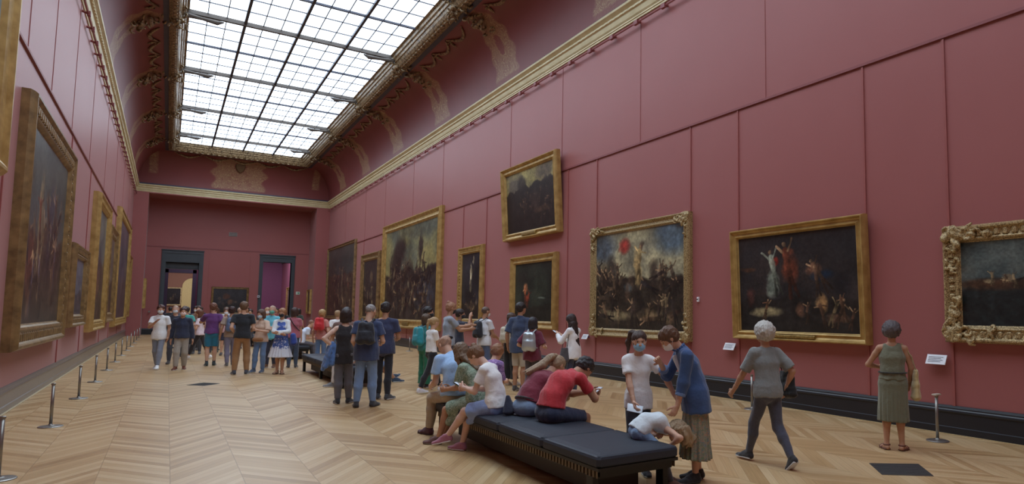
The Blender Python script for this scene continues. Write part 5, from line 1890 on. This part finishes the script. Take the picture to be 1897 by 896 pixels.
def to_local(pos, face, w):
    a = R(face); c_, s_ = math.cos(a), math.sin(a)
    dx, dy = w[0] - pos[0], w[1] - pos[1]
    return np.array([dx * c_ - dy * s_, dx * s_ + dy * c_, w[2]])
tgt = to_local((4.34, 4.80), -66, world_of(CHILD, CHILD.neck * .5 + CHILD.skull * .5 - CHILD.tf * .03 + np.array([0, 0, .06])))
p = Person('person in a denim jacket and floral skirt bending over the slumped child', 4.34, 4.80, -66, 1.54, 0, SK_L, True, 1.0,
           lean=8, curl=22, feet=((-.07, .02, 0, 10, 0), (.07, -.06, 0, 10, 0)), hands=(tuple(tgt), (.05, .34, 1.14)), elbow=((-.15, -1, -.3), (.6, -.2, -.9)), head=(4, 40))
p.browc = (90, 64, 46)
DEN = cloth((52, 78, 122), bump=.4)
p.body(); p.top(DEN, 'rolled', .09, 1.3, name='denim_jacket', collar=True); p.skirt(floral((154, 150, 132), [(126, 140, 140), (178, 146, 124), (132, 144, 120)], 26), .38, 1.3, top=.0, pleat=.015)
q_ = unit(p.skull - p.neck)
f = Field(.004)
for t in np.linspace(-2.4, 2.4, 13):
    c0 = p.neck + q_ * .006 + (p.ss * math.sin(t) + p.tf * -math.cos(t)) * .058
    f.cap(c0, c0 + q_ * .03 + (p.ss * math.sin(t) - p.tf * math.cos(t)) * .012, .009)
p.add('collar', f.mesh(.007), DEN)
for i in (0, 1):
    f = Field(.004); m_ = p.el[i] + (p.wr[i] - p.el[i]) * .42; n_ = p.el[i] + (p.wr[i] - p.el[i]) * .58
    f.cap(m_, n_, .050, .052, f0=True, f1=True)
    p.add('cuff', f.mesh(.008), cloth((96, 120, 160)))
f = Field(.006)
a_ = p.neck + p.tf * .05; b_ = p.pel + p.u0 * -.06 + p.tf * .105
f.cap(a_ + p.tf * .035 - p.u2 * .04, p.chest + p.tf * .093, .03, .03, p.ss, .02, .03); f.cap(p.chest + p.tf * .083, p.waist + p.tf * .085, .03, .03, p.ss, .03, .035); f.cap(p.waist + p.tf * .085, b_, .03, .03, p.ss, .035, .045)
p.add('undershirt', f.mesh(.009), cloth((198, 204, 214)))
p.shoes((34, 34, 38), (60, 60, 60)); p.hair('updo', (104, 76, 58)); p.mask((232, 230, 230))
jack = p

# ---------------------------------------------------------------- seated on the foreground bench
h = 1.71
p = Person('person in a red polo shirt and navy shorts hunched over a phone on the bench', 3.44, 6.10, 80, h, 0, SK_T, False, 1.12,
           pel=(0, 0, pz(h, 1.12)), lean=18, curl=50, feet=((-.15, .50, 0, 8, 0), (.14, .46, 0, 8, 0)), hands=((-.05, .62, .72), (.06, .60, .70)), elbow=((-.8, .2, -1), (.8, .2, -1)), head=(0, 58))
p.curlf2 = (.6, .6)
p.body(); p.top(cloth((176, 44, 52)), 'short', -.03, 1.05, name='polo_shirt', collar=True); p.legs(cloth(NAVY), .46, 1.15, name='shorts'); p.hair('short', (48, 44, 46)); p.shoes((60, 60, 66))
phone(p, (p.wr[0] + p.wr[1]) / 2 + np.array([0, .07, .03]), 'phone held by the seated person in the red polo shirt', c=(220, 220, 225))
h = 1.64
p = Person('person in a maroon top with a long light ponytail, bent forward on the bench', 3.42, 6.62, 74, h, 0, SK_L, True, 1.12,
           pel=(0, 0, pz(h, 1.12)), lean=32, curl=34, feet=((-.12, .46, 0, 8, 0), (.12, .46, 0, 8, 0)), hands=((-.04, .5, .66), (.05, .5, .66)), elbow=((-.8, .2, -1), (.8, .2, -1)), head=(0, 44))
tail = [p.hp_(0, -.058, .032), p.hp_(0.0, -.085, .0), p.neck - p.tf * .072 * h - p.u2 * .02 - p.ss * .03, p.chest - p.tf * .085 * h * 1.15 - p.ss * .06 - p.u1 * .08]
p.body(); p.top(cloth((110, 34, 52)), 'short', -.035, 1.05); p.legs(cloth((112, 134, 162), bump=.4), 1.0, 1.0, name='jeans'); p.shoes((60, 60, 66)); p.hair('pony', (164, 140, 112), tail=tail[:2])
f = Field(.006); rg = np.random.default_rng(2)
for k in range(12):
    o_ = rg.normal(size=3) * .009
    f.chain([tail[0] + o_ * .5, tail[1] + o_ * 1.2 + p.hr * rg.uniform(-.03, .03), tail[2] + o_ * 2 + p.ss * rg.uniform(-.03, .02), tail[3] + o_ * 2 + p.ss * rg.uniform(-.03, .02)], [.018, .020, .017, .007])
p.add('ponytail', f.mesh(.008, noise=.002, nscale=50), hair_m((164, 140, 112)))
p.tie('belt', [p.pel + p.u0 * .045 * h + p.hs_ * .088 * h * math.cos(t) * 1.1 + np.cross(p.u0, p.hs_) * .065 * h * math.sin(t) * 1.15 for t in np.linspace(0, 6.28, 25)], .014, cloth((40, 36, 36)))
f = Field(.01); f.cap((-.14, -.12, pz(h) - .04), (-.15, -.14, pz(h) + .12), .05, .02, (0, 1, 0), .1, .03)
own(p, 'handbag', f.mesh(.01, noise=.004), cloth((46, 52, 70)), 'dark blue bag on the bench behind the maroon top', 'bag')

h = 1.57
WG = Person('seated person in white t-shirt and pale blue skirt with legs crossed', 3.20, 6.94, -42, h, 0, SK_P, True, .98,
           pel=(0, 0, pz(h)), lean=4, curl=28, feet=((-.02, .60, .10, 10, 12), (.05, .44, 0, 10, 0)), knee=((.1, 1, 1.0), (.0, 1, .6)), hands=((-.03, .40, .74), (.06, .38, .72)), elbow=((-.6, -.6, -1), (.7, -.5, -1)), head=(0, 46))
p = WG
p.curlf2 = (.6, .6); p.browc = (110, 80, 54)
p.body(); p.top(cloth((226, 228, 240)), 'short', .0, 1.12); p.lap_skirt(cloth((128, 150, 196), bump=.4), .20, drop=.075); p.shoes((150, 92, 108), (214, 206, 206)); p.hair('bun', (122, 88, 62))
phone(p, (p.wr[0] + p.wr[1]) / 2 + np.array([0, .08, .03]), 'dark phone in the hands of the seated person in the white t-shirt')
h = 1.55
p = Person('seated person in a green patterned dress and white mask with long hair', 3.20, 7.50, -40, h, 0, SK_T, True, 1.0,
           pel=(0, 0, pz(h)), lean=8, curl=28, feet=((-.10, .46, 0, 8, 0), (.08, .50, 0, 8, 0)), hands=((-.02, .42, .66), (.10, .40, .66)), head=(30, 28))
p.body(); G_ = floral((142, 160, 140), [(112, 136, 112), (176, 190, 170)], 40, .56); p.top(G_, 'half', .0, 1.2, name='dress_bodice'); p.lap_skirt(G_, .22, name='dress_skirt', drop=.10)
p.shoes((92, 60, 56), (120, 110, 100)); p.hair('long', (122, 100, 80)); p.mask((226, 224, 222))
h = 1.72
p = Person('balding person in a light blue shirt seated at the bench far end', 3.14, 8.02, -8, h, 0, SK_L, False, 1.15,
           pel=(0, 0, pz(h, 1.1)), lean=6, curl=34, feet=((-.13, .46, 0, 12, 0), (.12, .44, 0, 12, 0)), hands=((-.14, .42, .64), (.12, .42, .64)), head=(-6, 36))
p.body(); p.top(cloth((152, 184, 232)), 'short', .0, 1.15, collar=True); p.legs(cloth((158, 142, 120), bump=.5), .97, 1.1); p.shoes((72, 34, 44), (60, 40, 44)); p.hair('buzz', (184, 146, 122))
h = 1.46
p = Person('person with short ginger hair in a lilac patterned top, back to the white t-shirt', 3.58, 8.12, 60, h, 1, SK_L, True, 1.0,
           pel=(0, 0, pz(h)), lean=10, curl=30, feet=((-.11, .44, 0, 8, 0), (.10, .44, 0, 8, 0)), hands=((-.04, .40, .66), (.05, .40, .66)), head=(-10, 26))
p.body(); p.top(floral((156, 122, 176), [(190, 160, 206), (120, 92, 148)], 30), 'half', .0, 1.1); p.legs(cloth((110, 52, 74)), 1, 1); p.shoes((60, 60, 66)); p.hair('medium', (156, 112, 82))

# ---------------------------------------------------------------- group at the wall, middle
p = Person('person with blond ponytail, white t-shirt and black leggings photographing with a camera', 4.42, 12.75, 78, 1.52, 1, SK_L, True, .95,
           feet=((-.05, .28, 0, 8, 0), (.05, -.26, 0, 8, 0)), pel=(0, .02, .77), hands=((-.03, .30, 1.08), (.05, .28, 1.06)), head=(0, 14))
p.body(); p.top(cloth(WHT), 'short', -.03, 1.05); p.legs(cloth(BLK), .93, .95, name='leggings'); p.shoes((200, 198, 204), (225, 225, 225)); p.hair('pony', (178, 146, 104))
f = Field(.006); f.cap((-.05, .36, 1.10), (.06, .36, 1.10), .035); f.cap((0, .38, 1.1), (0, .48, 1.09), .03)
own(p, 'camera', f.mesh(.01), plain((24, 24, 28), rough=.4), 'black camera held by the blond ponytailed person', 'camera')
p = Person('person with teal backpack and green trousers behind the blond ponytailed photographer', 4.62, 13.7, 70, 1.54, 1, SK_L, True, 1.0, hands=(None, (.1, .3, 1.0)))
p.body(); p.top(cloth((60, 130, 130)), 'short', .02, 1.1); p.legs(cloth((34, 110, 84)), 1, 1.5, flare=1.3); p.shoes((50, 50, 56)); p.hair('bob', (92, 72, 56))
backpack(p, (34, 134, 146), 'teal backpack behind the blond ponytailed photographer', .15, .2)
p = Person('bearded person in a grey t-shirt with a black mask and top bun reaching forward', 5.1, 13.6, 92, 1.80, 1, SK_T, False, 1.0, hands=((-.1, .5, 1.32), (.1, .45, 1.25)), head=(0, 8))
p.body(); p.top(cloth((140, 148, 160)), 'short', .03, 1.1); p.legs(cloth((60, 66, 84)), 1, 1.1, name='jeans'); p.shoes((60, 60, 66)); p.hair('bun', (166, 120, 92)); p.mask((26, 26, 30))
p = Person('dark haired person with a black mask just behind the blond photographer', 4.95, 14.6, 120, 1.70, 1, SK_T, False, 1.0, head=(0, 4))
p.body(); p.top(cloth((70, 74, 84)), 'short', .03, 1.1); p.legs(cloth(JEAN), 1, 1.1, name='jeans'); p.shoes((60, 60, 66)); p.hair('medium', (44, 38, 38)); p.mask((28, 28, 32))
p = Person('balding person in a white t-shirt seen half from behind near the narrow picture', 6.2, 14.2, 70, 1.72, 1, SK_T, False, 1.05, hands=((-.12, .36, 1.05), (.16, .30, 1.0)), head=(10, 4))
p.body(); p.top(cloth((214, 214, 218)), 'short', .04, 1.15); p.legs(cloth((84, 98, 128)), 1, 1.1, name='jeans'); p.shoes((60, 60, 66)); p.hair('buzz', (104, 82, 70)); p.mask((226, 226, 230))
backpack(p, (28, 28, 36), 'dark backpack slung on the balding white t-shirt wearer', .13, .2)
p = Person('person holding up a dark camera between the bearded and the balding visitors', 5.85, 14.9, 120, 1.66, 1, SK_T, False, .95, hands=((-.08, .26, 1.5), (.08, .26, 1.5)), elbow=((-.6, .2, -1), (.6, .2, -1)))
p.body(); p.top(cloth((44, 46, 60)), 'short', .04, 1.15); p.legs(cloth((60, 62, 76)), 1, 1.1); p.shoes((60, 60, 66)); p.hair('medium', (60, 50, 48)); p.mask((40, 40, 46))
p = Person('person in black wide trousers and open-backed top with a beige backpack', 6.4, 13.2, 64, 1.58, 1, SK_P, True, 1.0, feet=((-.06, 0, 0, 10, 0), (.1, .05, 0, 20, 0)), head=(12, 0))
p.body(); p.top(cloth(BLK), 'half', .03, 1.1, neckdrop=.12); p.legs(cloth(BLK), .9, 1.7, flare=1.3, name='wide_trousers'); p.shoes((190, 180, 170)); p.hair('bob', (88, 70, 62))
backpack(p, (186, 176, 156), 'beige backpack on the person in black wide trousers', .13, .17)
p = Person('tall person in a dark blue shirt and khaki shorts seen from behind', 6.1, 12.15, 54, 1.80, 1, SK_T, False, 1.05, head=(22, 0), feet=((-.09, 0, 0, 10, 0), (.09, .0, 0, 10, 0)))
p.body(); p.top(cloth((48, 60, 86)), 'half', .09, 1.2, collar=True); p.legs(cloth((176, 166, 150)), .5, 1.2, name='shorts'); p.shoes((70, 66, 66)); p.hair('short', (46, 38, 36))
p = Person('person with dark bob in a maroon top with a silver backpack', 5.85, 11.1, 48, 1.50, 1, SK_L, True, 1.0, hands=((-.25, .15, .95), (.2, .2, .95)))
p.body(); p.top(cloth((96, 30, 50)), 'half', .05, 1.25); p.legs(cloth((70, 66, 72)), 1, 1.0); p.shoes((60, 60, 66)); p.hair('bob', (48, 44, 50))
m, nt, b = newmat('sequin_cloth'); b.inputs['Base Color'].default_value = lin((190, 200, 206)); b.inputs['Metallic'].default_value = .6; b.inputs['Roughness'].default_value = .35
vo = nd(nt, 'ShaderNodeTexVoronoi'); vo.inputs['Scale'].default_value = 60; tc = nd(nt, 'ShaderNodeTexCoord'); nt.links.new(tc.outputs['Object'], vo.inputs['Vector'])
bp = nd(nt, 'ShaderNodeBump'); bp.inputs['Strength'].default_value = .8; nt.links.new(vo.outputs['Distance'], bp.inputs['Height']); nt.links.new(bp.outputs['Normal'], b.inputs['Normal'])
backpack(p, (200, 204, 208), 'shiny silver backpack on the person in the maroon top', .13, .18, pattern=m)
p = Person('person with very long dark hair in a white blouse looking at a phone', 6.62, 10.85, -20, 1.58, 1, SK_L, True, .95, hands=((-.12, .30, 1.20), (.0, .30, 1.18)), head=(0, 22))
p.body(); p.top(cloth((226, 220, 228)), 'long', .06, 1.35, collar=True, name='blouse'); p.legs(cloth((54, 62, 84)), 1, .95, name='jeans'); p.shoes((60, 60, 66)); p.hair('long', (58, 44, 42), tail=.36)
phone(p, p.wr[0] + np.array([0.03, .08, .04]), 'phone held up by the person with very long dark hair')
tote(p, 0, (70, 66, 70), 'grey bag hanging at the side of the white blouse wearer', .12, .24, at=(-.2, .06, .95), name='shoulder_bag')

# ---------------------------------------------------------------- standing group left of centre
p = Person('person in a black tank top and grey trousers, hand on hip, seen from behind', 2.62, 12.05, 6, 1.62, 0, SK_P, True, 1.0,
           feet=((-.08, -.02, 0, 8, 0), (.10, 0, 0, 30, 0)), hands=((-.17, -.02, .98), (.20, .06, .78)), elbow=((-1, -.25, .1), (.4, -1, 0)), head=(26, 2))
p.body(); p.top(cloth((34, 30, 34)), 'tank', .10, 1.02, name='tank_top'); p.legs(cloth((92, 92, 100)), .97, 1.15); p.shoes((48, 50, 56), (190, 190, 195)); p.hair('bob', (50, 38, 36))
f = Field(.01)
for a, b_, r_ in (((-.20, .0, 1.06), (-.26, .02, .78), .05), ((-.22, -.04, 1.0), (-.30, -.04, .66), .045), ((-.16, .0, 1.02), (-.20, -.02, .70), .05), ((-.26, .04, 1.0), (-.34, .02, .60), .035)):
    f.cap(a, b_, r_ * .6, r_ * .8, (0, 1, 0), r_ * 1.3, r_ * 1.6)
own(p, 'denim_jacket', f.mesh(.011, noise=.012, nscale=16), cloth((76, 108, 160), bump=.5), 'blue denim jacket hanging over the arm of the black tank top wearer', 'jacket')
p = Person('grey-haired person in a navy t-shirt and jeans with a black backpack, head bowed', 2.84, 11.40, 22, 1.72, 0, SK_L, False, 1.08,
           feet=((-.13, -.03, 0, 12, 0), (.12, .05, 0, 22, 0)), hands=((-.16, .18, .98), (.20, .28, 1.06)), head=(22, 20), curl=8)
p.body(); p.top(cloth((48, 60, 92)), 'short', .07, 1.2); p.legs(cloth((106, 132, 170), bump=.4), .98, 1.15, name='jeans'); p.shoes((50, 50, 54), (70, 70, 74)); p.hair('buzz', (150, 144, 142))
backpack(p, (22, 24, 34), 'black backpack on the grey-haired person in navy', .14, .19)
p = Person('person in a navy t-shirt and dark trousers standing close beside the black backpack', 3.35, 12.2, 26, 1.76, 0, SK_T, False, 1.05,
           feet=((-.10, .08, 0, 8, 0), (.09, -.02, 0, 26, 0)), hands=((-.1, .28, 1.05), (.18, .30, 1.1)), head=(-8, 10))
p.body(); p.top(cloth((44, 50, 80)), 'short', .05, 1.12); p.legs(cloth((30, 32, 42)), .97, 1.0); p.shoes((58, 60, 66), (200, 200, 205)); p.hair('short', (46, 38, 38))
# on and around the second bench
h = 1.70
p = Person('person in a white top seated on the second bench, mostly hidden behind the group', 3.45, 14.6, -60, h, 1, SK_L, True, 1.0, pel=(0, 0, pz(h)), lean=10, curl=20, feet=((-.1, .45, 0, 8, 0), (.1, .45, 0, 8, 0)), hands=((-.04, .4, .68), (.05, .4, .68)))
p.body(); p.top(cloth((220, 220, 226)), 'long', .0, 1.3); p.legs(cloth((206, 206, 212)), .97, 1.2); p.shoes((120, 120, 124)); p.hair('medium', (60, 48, 44))
h = 1.76
p = Person('seated person in blue shorts stretching one leg out from the second bench', 3.72, 15.1, 82, h, 1, SK_T, False, 1.0, pel=(0, 0, pz(h)), lean=-6, curl=16, feet=((-.12, .80, 0, 20, -20), (.16, .66, 0, 8, 0)), hands=((-.05, .3, .7), (.05, .3, .7)))
p.body(); p.top(cloth((96, 104, 120)), 'short', .0, 1.1); p.legs(cloth((104, 122, 160)), .5, 1.3, name='shorts'); p.shoes((46, 62, 84), (220, 220, 224)); p.hair('short', (70, 54, 46))
p = Person('blond person in a pinkish top beyond the black tank top wearer', 3.62, 19.6, 30, 1.62, 1, SK_L, True, .9)
p.body(); p.top(cloth((186, 120, 110)), 'short', .03, 1.1); p.legs(cloth(JEAN), 1, 1.0, name='jeans'); p.shoes((90, 90, 94)); p.hair('medium', (186, 152, 104))
backpack(p, (196, 40, 46), 'bright red backpack beyond the black tank top wearer', .13, .17, low=-.06)
p = Person('blond person in white just left of the grey-haired backpack wearer', 4.2, 20.4, 10, 1.60, 1, SK_L, False, .95)
p.body(); p.top(cloth(WHT), 'short', .03, 1.1); p.legs(cloth(JEAN), 1, 1.0, name='jeans'); p.shoes((90, 90, 94)); p.hair('short', (170, 140, 104))
p = Person('dark haired person partly hidden behind the black tank top wearer', 2.90, 13.3, 190, 1.66, 1, SK_T, False, 1.0)
p.body(); p.top(cloth((110, 84, 76)), 'short', .03, 1.1); p.legs(cloth(JEAN), 1, 1.0, name='jeans'); p.shoes((60, 60, 64)); p.hair('short', (40, 34, 36))
p = Person('person in a dusty pink top and dark jeans with a thin bag strap', 3.0, 20.2, 10, 1.66, 1, SK_L, True, 1.02, hands=((-.22, .05, .82), (.2, .1, .82)), head=(20, 0))
p.body(); p.top(cloth((164, 92, 104)), 'short', .02, 1.1); p.legs(cloth((56, 68, 88)), 1, 1.1, name='jeans'); p.shoes((60, 60, 66)); p.hair('bob', (70, 50, 44))
p.tie('bag_strap', [p.sho[0] * .7 + p.neck * .3 - p.tf * .05 * p.h + p.u2 * .025 * p.h, p.chest - p.tf * .085 * p.h, p.waist - p.tf * .06 * p.h + p.ss * .09 * p.h], .012, cloth((40, 34, 40)))

# ---------------------------------------------------------------- crowd down the gallery, left to right
p = Person('person in a white polo and grey trousers walking at the far left, fist raised', -.15, 21.4, 196, 1.72, 1, SK_T, False, 1.0,
           pel=(0, 0, .89), feet=((-.06, .22, 0, 8, 0), (.08, -.22, .02, 8, 20)), hands=((-.22, .05, .85), (.02, .26, 1.28)), elbow=(None, (.8, -.2, -1)), head=(-14, 4))
p.body(); p.top(cloth((226, 228, 240)), 'short', .05, 1.15, name='polo_shirt', collar=True); p.legs(cloth((122, 128, 142)), .97, 1.05); p.shoes((232, 228, 230)); p.hair('short', (84, 46, 36)); p.mask((206, 214, 224))
p = Person('bald person in a dark jacket half hidden behind the white polo', .2, 23.2, 185, 1.70, 2, SK_L, False, 1.05)
p.body(); p.top(cloth((46, 50, 62)), 'long', .05, 1.15); p.legs(cloth((56, 58, 66)), 1, 1.1); p.shoes((60, 60, 60)); p.mask((200, 210, 220)); p.hair('buzz', (180, 150, 130))
p = Person('person in a dark navy sweater, khaki trousers and a pale mask, walking forward', .36, 20.9, 188, 1.66, 1, SK_T, False, 1.08,
           pel=(0, 0, .86), feet=((-.07, -.1, 0, 12, 0), (.09, .14, 0, 12, 0)), hands=((-.25, .0, .80), (.25, -.05, .80)), head=(-8, 0))
p.body(); p.top(cloth((36, 42, 64)), 'long', .01, 1.12, name='sweater'); p.legs(cloth((146, 138, 128)), .98, 1.25); p.shoes((112, 62, 46), kind='leather'); p.hair('short', (70, 44, 38)); p.mask((224, 196, 190))
p = Person('person in a teal top seen from behind beyond the navy sweater', .55, 26.5, 5, 1.68, 2, SK_L, False, 1.05)
p.body(); p.top(cloth((64, 150, 142)), 'short', .05, 1.15); p.legs(cloth((60, 60, 66)), 1, 1.1); p.shoes((60, 60, 60)); p.hair('short', (60, 50, 46))
p = Person('brown haired person in white t-shirt and black leggings with a dark bag', .92, 24.9, -60, 1.62, 1, SK_L, True, .95,
           pel=(0, 0, .82), feet=((-.04, .32, 0, 4, 0), (.05, -.32, .03, 4, 25)), hands=((-.18, .25, .95), None), head=(-20, 12))
p.body(); p.top(cloth((222, 206, 214)), 'short', .02, 1.1); p.legs(cloth((36, 32, 38)), .9, .95, name='leggings'); p.shoes((226, 226, 230)); p.hair('long', (112, 70, 50), tail=.2)
tote(p, 0, (28, 28, 34), 'dark shopping bag carried by the striding person in black leggings', .16, .34, at=(-.22, .28, .88))
p = Person('person in a purple t-shirt and teal shorts seen from behind', 1.1, 21.9, 2, 1.80, 1, SK_L, False, 1.02,
           feet=((-.09, 0, 0, 6, 0), (.09, .12, 0, 6, 0)), pel=(0, 0, .93), hands=((-.05, .26, 1.35), (.22, .05, .95)), elbow=((-1, .1, -.6), None))
p.body(); p.top(cloth((92, 48, 104)), 'short', .0, 1.12); p.legs(cloth((36, 110, 142)), .42, 1.25, name='shorts'); p.shoes((52, 62, 66), (170, 190, 190), socks=((36, 38, 44), .07)); p.hair('short', (120, 80, 62))
p = Person('person with a blue-grey backpack and grey trousers seen from behind', 1.56, 21.7, 4, 1.70, 1, SK_T, False, 1.0,
           feet=((-.06, -.12, .0, 6, 0), (.08, .2, 0, 6, 0)), pel=(0, 0, .88))
p.body(); p.top(cloth((150, 130, 116)), 'short', .03, 1.1); p.legs(cloth((112, 108, 128)), 1, 1.1); p.shoes((90, 88, 90)); p.hair('short', (66, 44, 40))
backpack(p, (86, 102, 134), 'blue-grey backpack in the middle of the crowd', .13, .2)
p = Person('person in a black t-shirt and tan trousers seen from behind', 1.6, 18.7, 6, 1.82, 1, SK_L, False, 1.05,
           feet=((-.14, 0, 0, 14, 0), (.13, .05, 0, 14, 0)), pel=(0, 0, .94), hands=((-.18, .1, 1.05), (.17, .22, 1.1)), head=(14, 4))
p.body(); p.top(cloth((30, 32, 38)), 'short', .02, 1.1); p.legs(cloth((146, 108, 72)), .98, 1.15); p.shoes((66, 70, 80), (210, 210, 215)); p.hair('short', (112, 84, 62))
p = Person('person in a beige top and blue jeans facing the black t-shirt wearer', 2.06, 19.05, 215, 1.60, 1, SK_L, True, 1.0,
           hands=((-.05, .26, 1.1), (.12, .24, 1.08)), elbow=((-.8, -.2, -.8), (.8, -.2, -.8)), feet=((-.08, 0, 0, 10, 0), (.12, .06, 0, 10, 0)), head=(10, 8))
p.body(); p.top(cloth((200, 172, 150)), 'half', .03, 1.15); p.legs(cloth((98, 124, 160)), .96, 1.05, name='jeans'); p.shoes((70, 84, 104), (225, 225, 225)); p.hair('bob', (96, 70, 56)); p.mask((180, 206, 220))
f = Field(.008); f.cap((-.1, .16, .86), (.08, .17, .86), .05, .05); own(p, 'waist_bag', f.mesh(.014), cloth((150, 104, 66)), 'small brown waist bag on the beige top wearer', 'bag')
p = Person('balding person in a turquoise polo with a green mask, arms folded', 2.48, 20.5, 200, 1.72, 1, SK_L, False, 1.1,
           hands=((.02, .20, 1.14), (-.04, .22, 1.08)), elbow=((-1, -.1, -.5), (1, -.1, -.5)), head=(4, 2))
p.body(); p.top(cloth((104, 186, 206)), 'short', .05, 1.12, name='polo_shirt', collar=True); p.legs(cloth((44, 42, 56)), .98, 1.1); p.shoes((120, 84, 60), kind='leather'); p.mask((96, 176, 156)); p.hair('buzz', (190, 160, 140))
BD = floral((226, 228, 238), [(60, 84, 160), (92, 116, 182)], 18, .52, zlo=.72)
p = Person('curly haired person in a blue and white dress with a black mask, arms folded', 2.45, 18.4, 198, 1.64, 1, SK_T, True, 1.0,
           hands=((.03, .22, 1.06), (-.05, .24, 1.02)), elbow=((-1, -.1, -.5), (1, -.1, -.5)), feet=((-.05, 0, 0, 14, 0), (.07, -.05, 0, 14, 0)), head=(6, 4))
p.body(); p.top(cloth((214, 218, 232)), 'long', -.03, 1.0, name='white_sleeves'); p.top(cloth((74, 100, 176)), 'tank', -.03, 1.12, name='dress_bodice'); p.skirt(BD, .27, 1.75, name='dress_skirt', top=.11, pleat=.02)
p.shoes((110, 84, 70), kind='sandal'); p.hair('medium', (168, 120, 84)); p.mask((30, 30, 36))
f = Field(.012); f.cap((-.28, .05, .98), (-.30, .02, .80), .06, .09, (0, 1, 0), .10, .16)
own(p, 'handbag', f.mesh(.016, noise=.008), cloth((40, 62, 136)), 'big royal blue bag at the side of the blue and white dress', 'bag')

# seated visitors on the third bench
def seated(label, x, y, face, h, top, bot, hair, hc, skin=SK_L, fem=False, **kw):
    p = Person(label, x, y, face, h, 2, skin, fem, 1.0, pel=(0, 0, pz(h)), lean=kw.get('lean', 14), curl=kw.get('curl', 26), feet=((-.1, .42, 0, 8, 0), (.1, .44, 0, 8, 0)), hands=kw.get('hands', ((-.05, .38, .7), (.05, .38, .7))), head=(0, kw.get('hp', 20)))
    p.body(); p.top(cloth(top), 'short', .0, 1.1); p.legs(cloth(bot), .97, 1.0); p.shoes((80, 76, 78)); p.hair(hair, hc)
    return p
seated('person in a blue-black top stretching an arm forward on the third bench', 3.5, 25.1, 60, 1.7, (36, 44, 84), (44, 50, 70), 'medium', (70, 50, 42), hands=((-.1, .5, 1.0), (.1, .5, 1.02)))
seated('small person in a pale patterned top huddled on the third bench', 3.45, 24.4, 100, 1.5, (206, 200, 196), (212, 206, 206), 'medium', (120, 90, 64), fem=True)
seated('dark clothed person behind the pale huddled one on the third bench', 3.75, 26.2, 60, 1.62, (60, 52, 50), (50, 50, 56), 'medium', (80, 58, 48))
seated('person in a light shirt seated right of the third bench crowd', 3.75, 23.7, 80, 1.7, (196, 206, 222), (90, 90, 100), 'buzz', (150, 110, 90))

# standing people far away
far = [
    ('person in a yellow top far back beside the right doorway', 3.1, 33.0, 200, 1.62, (196, 150, 44), (60, 60, 66), 'medium', (66, 50, 44), True, None),
    ('masked person with dark clothes far back, left of the end wall picture', .95, 30.5, 190, 1.72, (48, 44, 50), (50, 48, 54), 'short', (50, 40, 40), False, (206, 214, 222)),
    ('person in grey walking away near the left doorway', .62, 33.5, 5, 1.74, (96, 92, 96), (60, 60, 66), 'short', (120, 96, 80), False, None),
    ('person in black near the left doorway, farthest left of the far crowd', .12, 38.5, 5, 1.70, (40, 40, 46), (44, 44, 50), 'short', (50, 42, 40), False, None),
    ('masked person in a white top under the end wall picture', 2.1, 32.0, 190, 1.70, (190, 190, 196), (60, 64, 80), 'short', (120, 92, 70), False, (220, 224, 230)),
    ('person in a dark dress standing under the left of the end wall picture', 1.62, 30.0, 15, 1.66, (52, 44, 52), (50, 44, 50), 'bob', (84, 56, 46), True, None),
    ('bald person in dark clothes right of the black t-shirt wearer, far back', 2.5, 31.0, 10, 1.68, (60, 56, 60), (54, 52, 58), 'buzz', (190, 160, 140), False, None),
    ('person in a maroon jacket far back between the two doorways', 3.0, 36.0, 190, 1.70, (96, 50, 54), (50, 50, 56), 'short', (60, 46, 42), False, (210, 216, 222)),
    ('long haired person in black before the right doorway', 4.25, 31.5, 20, 1.66, (34, 32, 38), (44, 44, 52), 'long', (70, 50, 44), True, None),
    ('person in a beige top standing behind the turquoise polo', 2.95, 25.8, 190, 1.68, (176, 156, 140), (70, 72, 88), 'short', (180, 150, 112), False, (230, 230, 232)),
    ('dark haired person in a dark green top right of the right doorway', 5.0, 32.5, 30, 1.66, (52, 62, 54), (54, 54, 60), 'bob', (50, 42, 42), True, None),
    ('person in dark navy shorts and a pink top walking behind the purple t-shirt', 1.75, 26.8, 185, 1.64, (196, 156, 160), (40, 42, 60), 'medium', (96, 66, 52), True, (208, 214, 222)),
    ('person in a grey-green top half hidden right of the purple t-shirt', 1.5, 28.6, 10, 1.72, (110, 116, 104), (60, 60, 68), 'short', (90, 68, 56), False, None),
    ('person in a brown top half hidden between navy sweater and leggings walker', .95, 28.0, 188, 1.72, (120, 90, 76), (60, 60, 68), 'short', (84, 60, 50), False, (210, 216, 222)),
    ('person in a dark coat standing before the end wall, left of the picture', 1.5, 41.0, 5, 1.72, (44, 42, 48), (40, 40, 46), 'short', (60, 50, 46), False, None),
    ('person in a pale shirt near the end wall picture, far back', 3.6, 40.0, 190, 1.72, (180, 180, 186), (60, 60, 70), 'short', (60, 50, 46), False, None),
    ('person in a dusky red top near the right doorway, far back', 4.9, 39.0, 190, 1.70, (130, 60, 60), (50, 50, 60), 'medium', (60, 46, 42), True, None),
    ('person in dark grey in front of the right doorway, far back', 5.7, 38.0, 10, 1.74, (70, 70, 78), (50, 50, 60), 'short', (40, 36, 36), False, None),
]
for (lb, x, y, fc, h, tc_, bc, hs_, hc, fem, mk) in far:
    p = Person(lb, x, y, fc, h, 2, SK_L if (int(x * 10) % 2) else SK_T, fem, 1.0)
    p.body(); p.top(cloth(tc_), 'short', .04, 1.15)
    if 'shorts' in lb:
        p.legs(cloth(bc), .42, 1.3, name='shorts')
    else:
        p.legs(cloth(bc), 1, 1.1)
    p.shoes((64, 62, 64)); p.hair(hs_, hc)
    if mk:
        p.mask(mk)
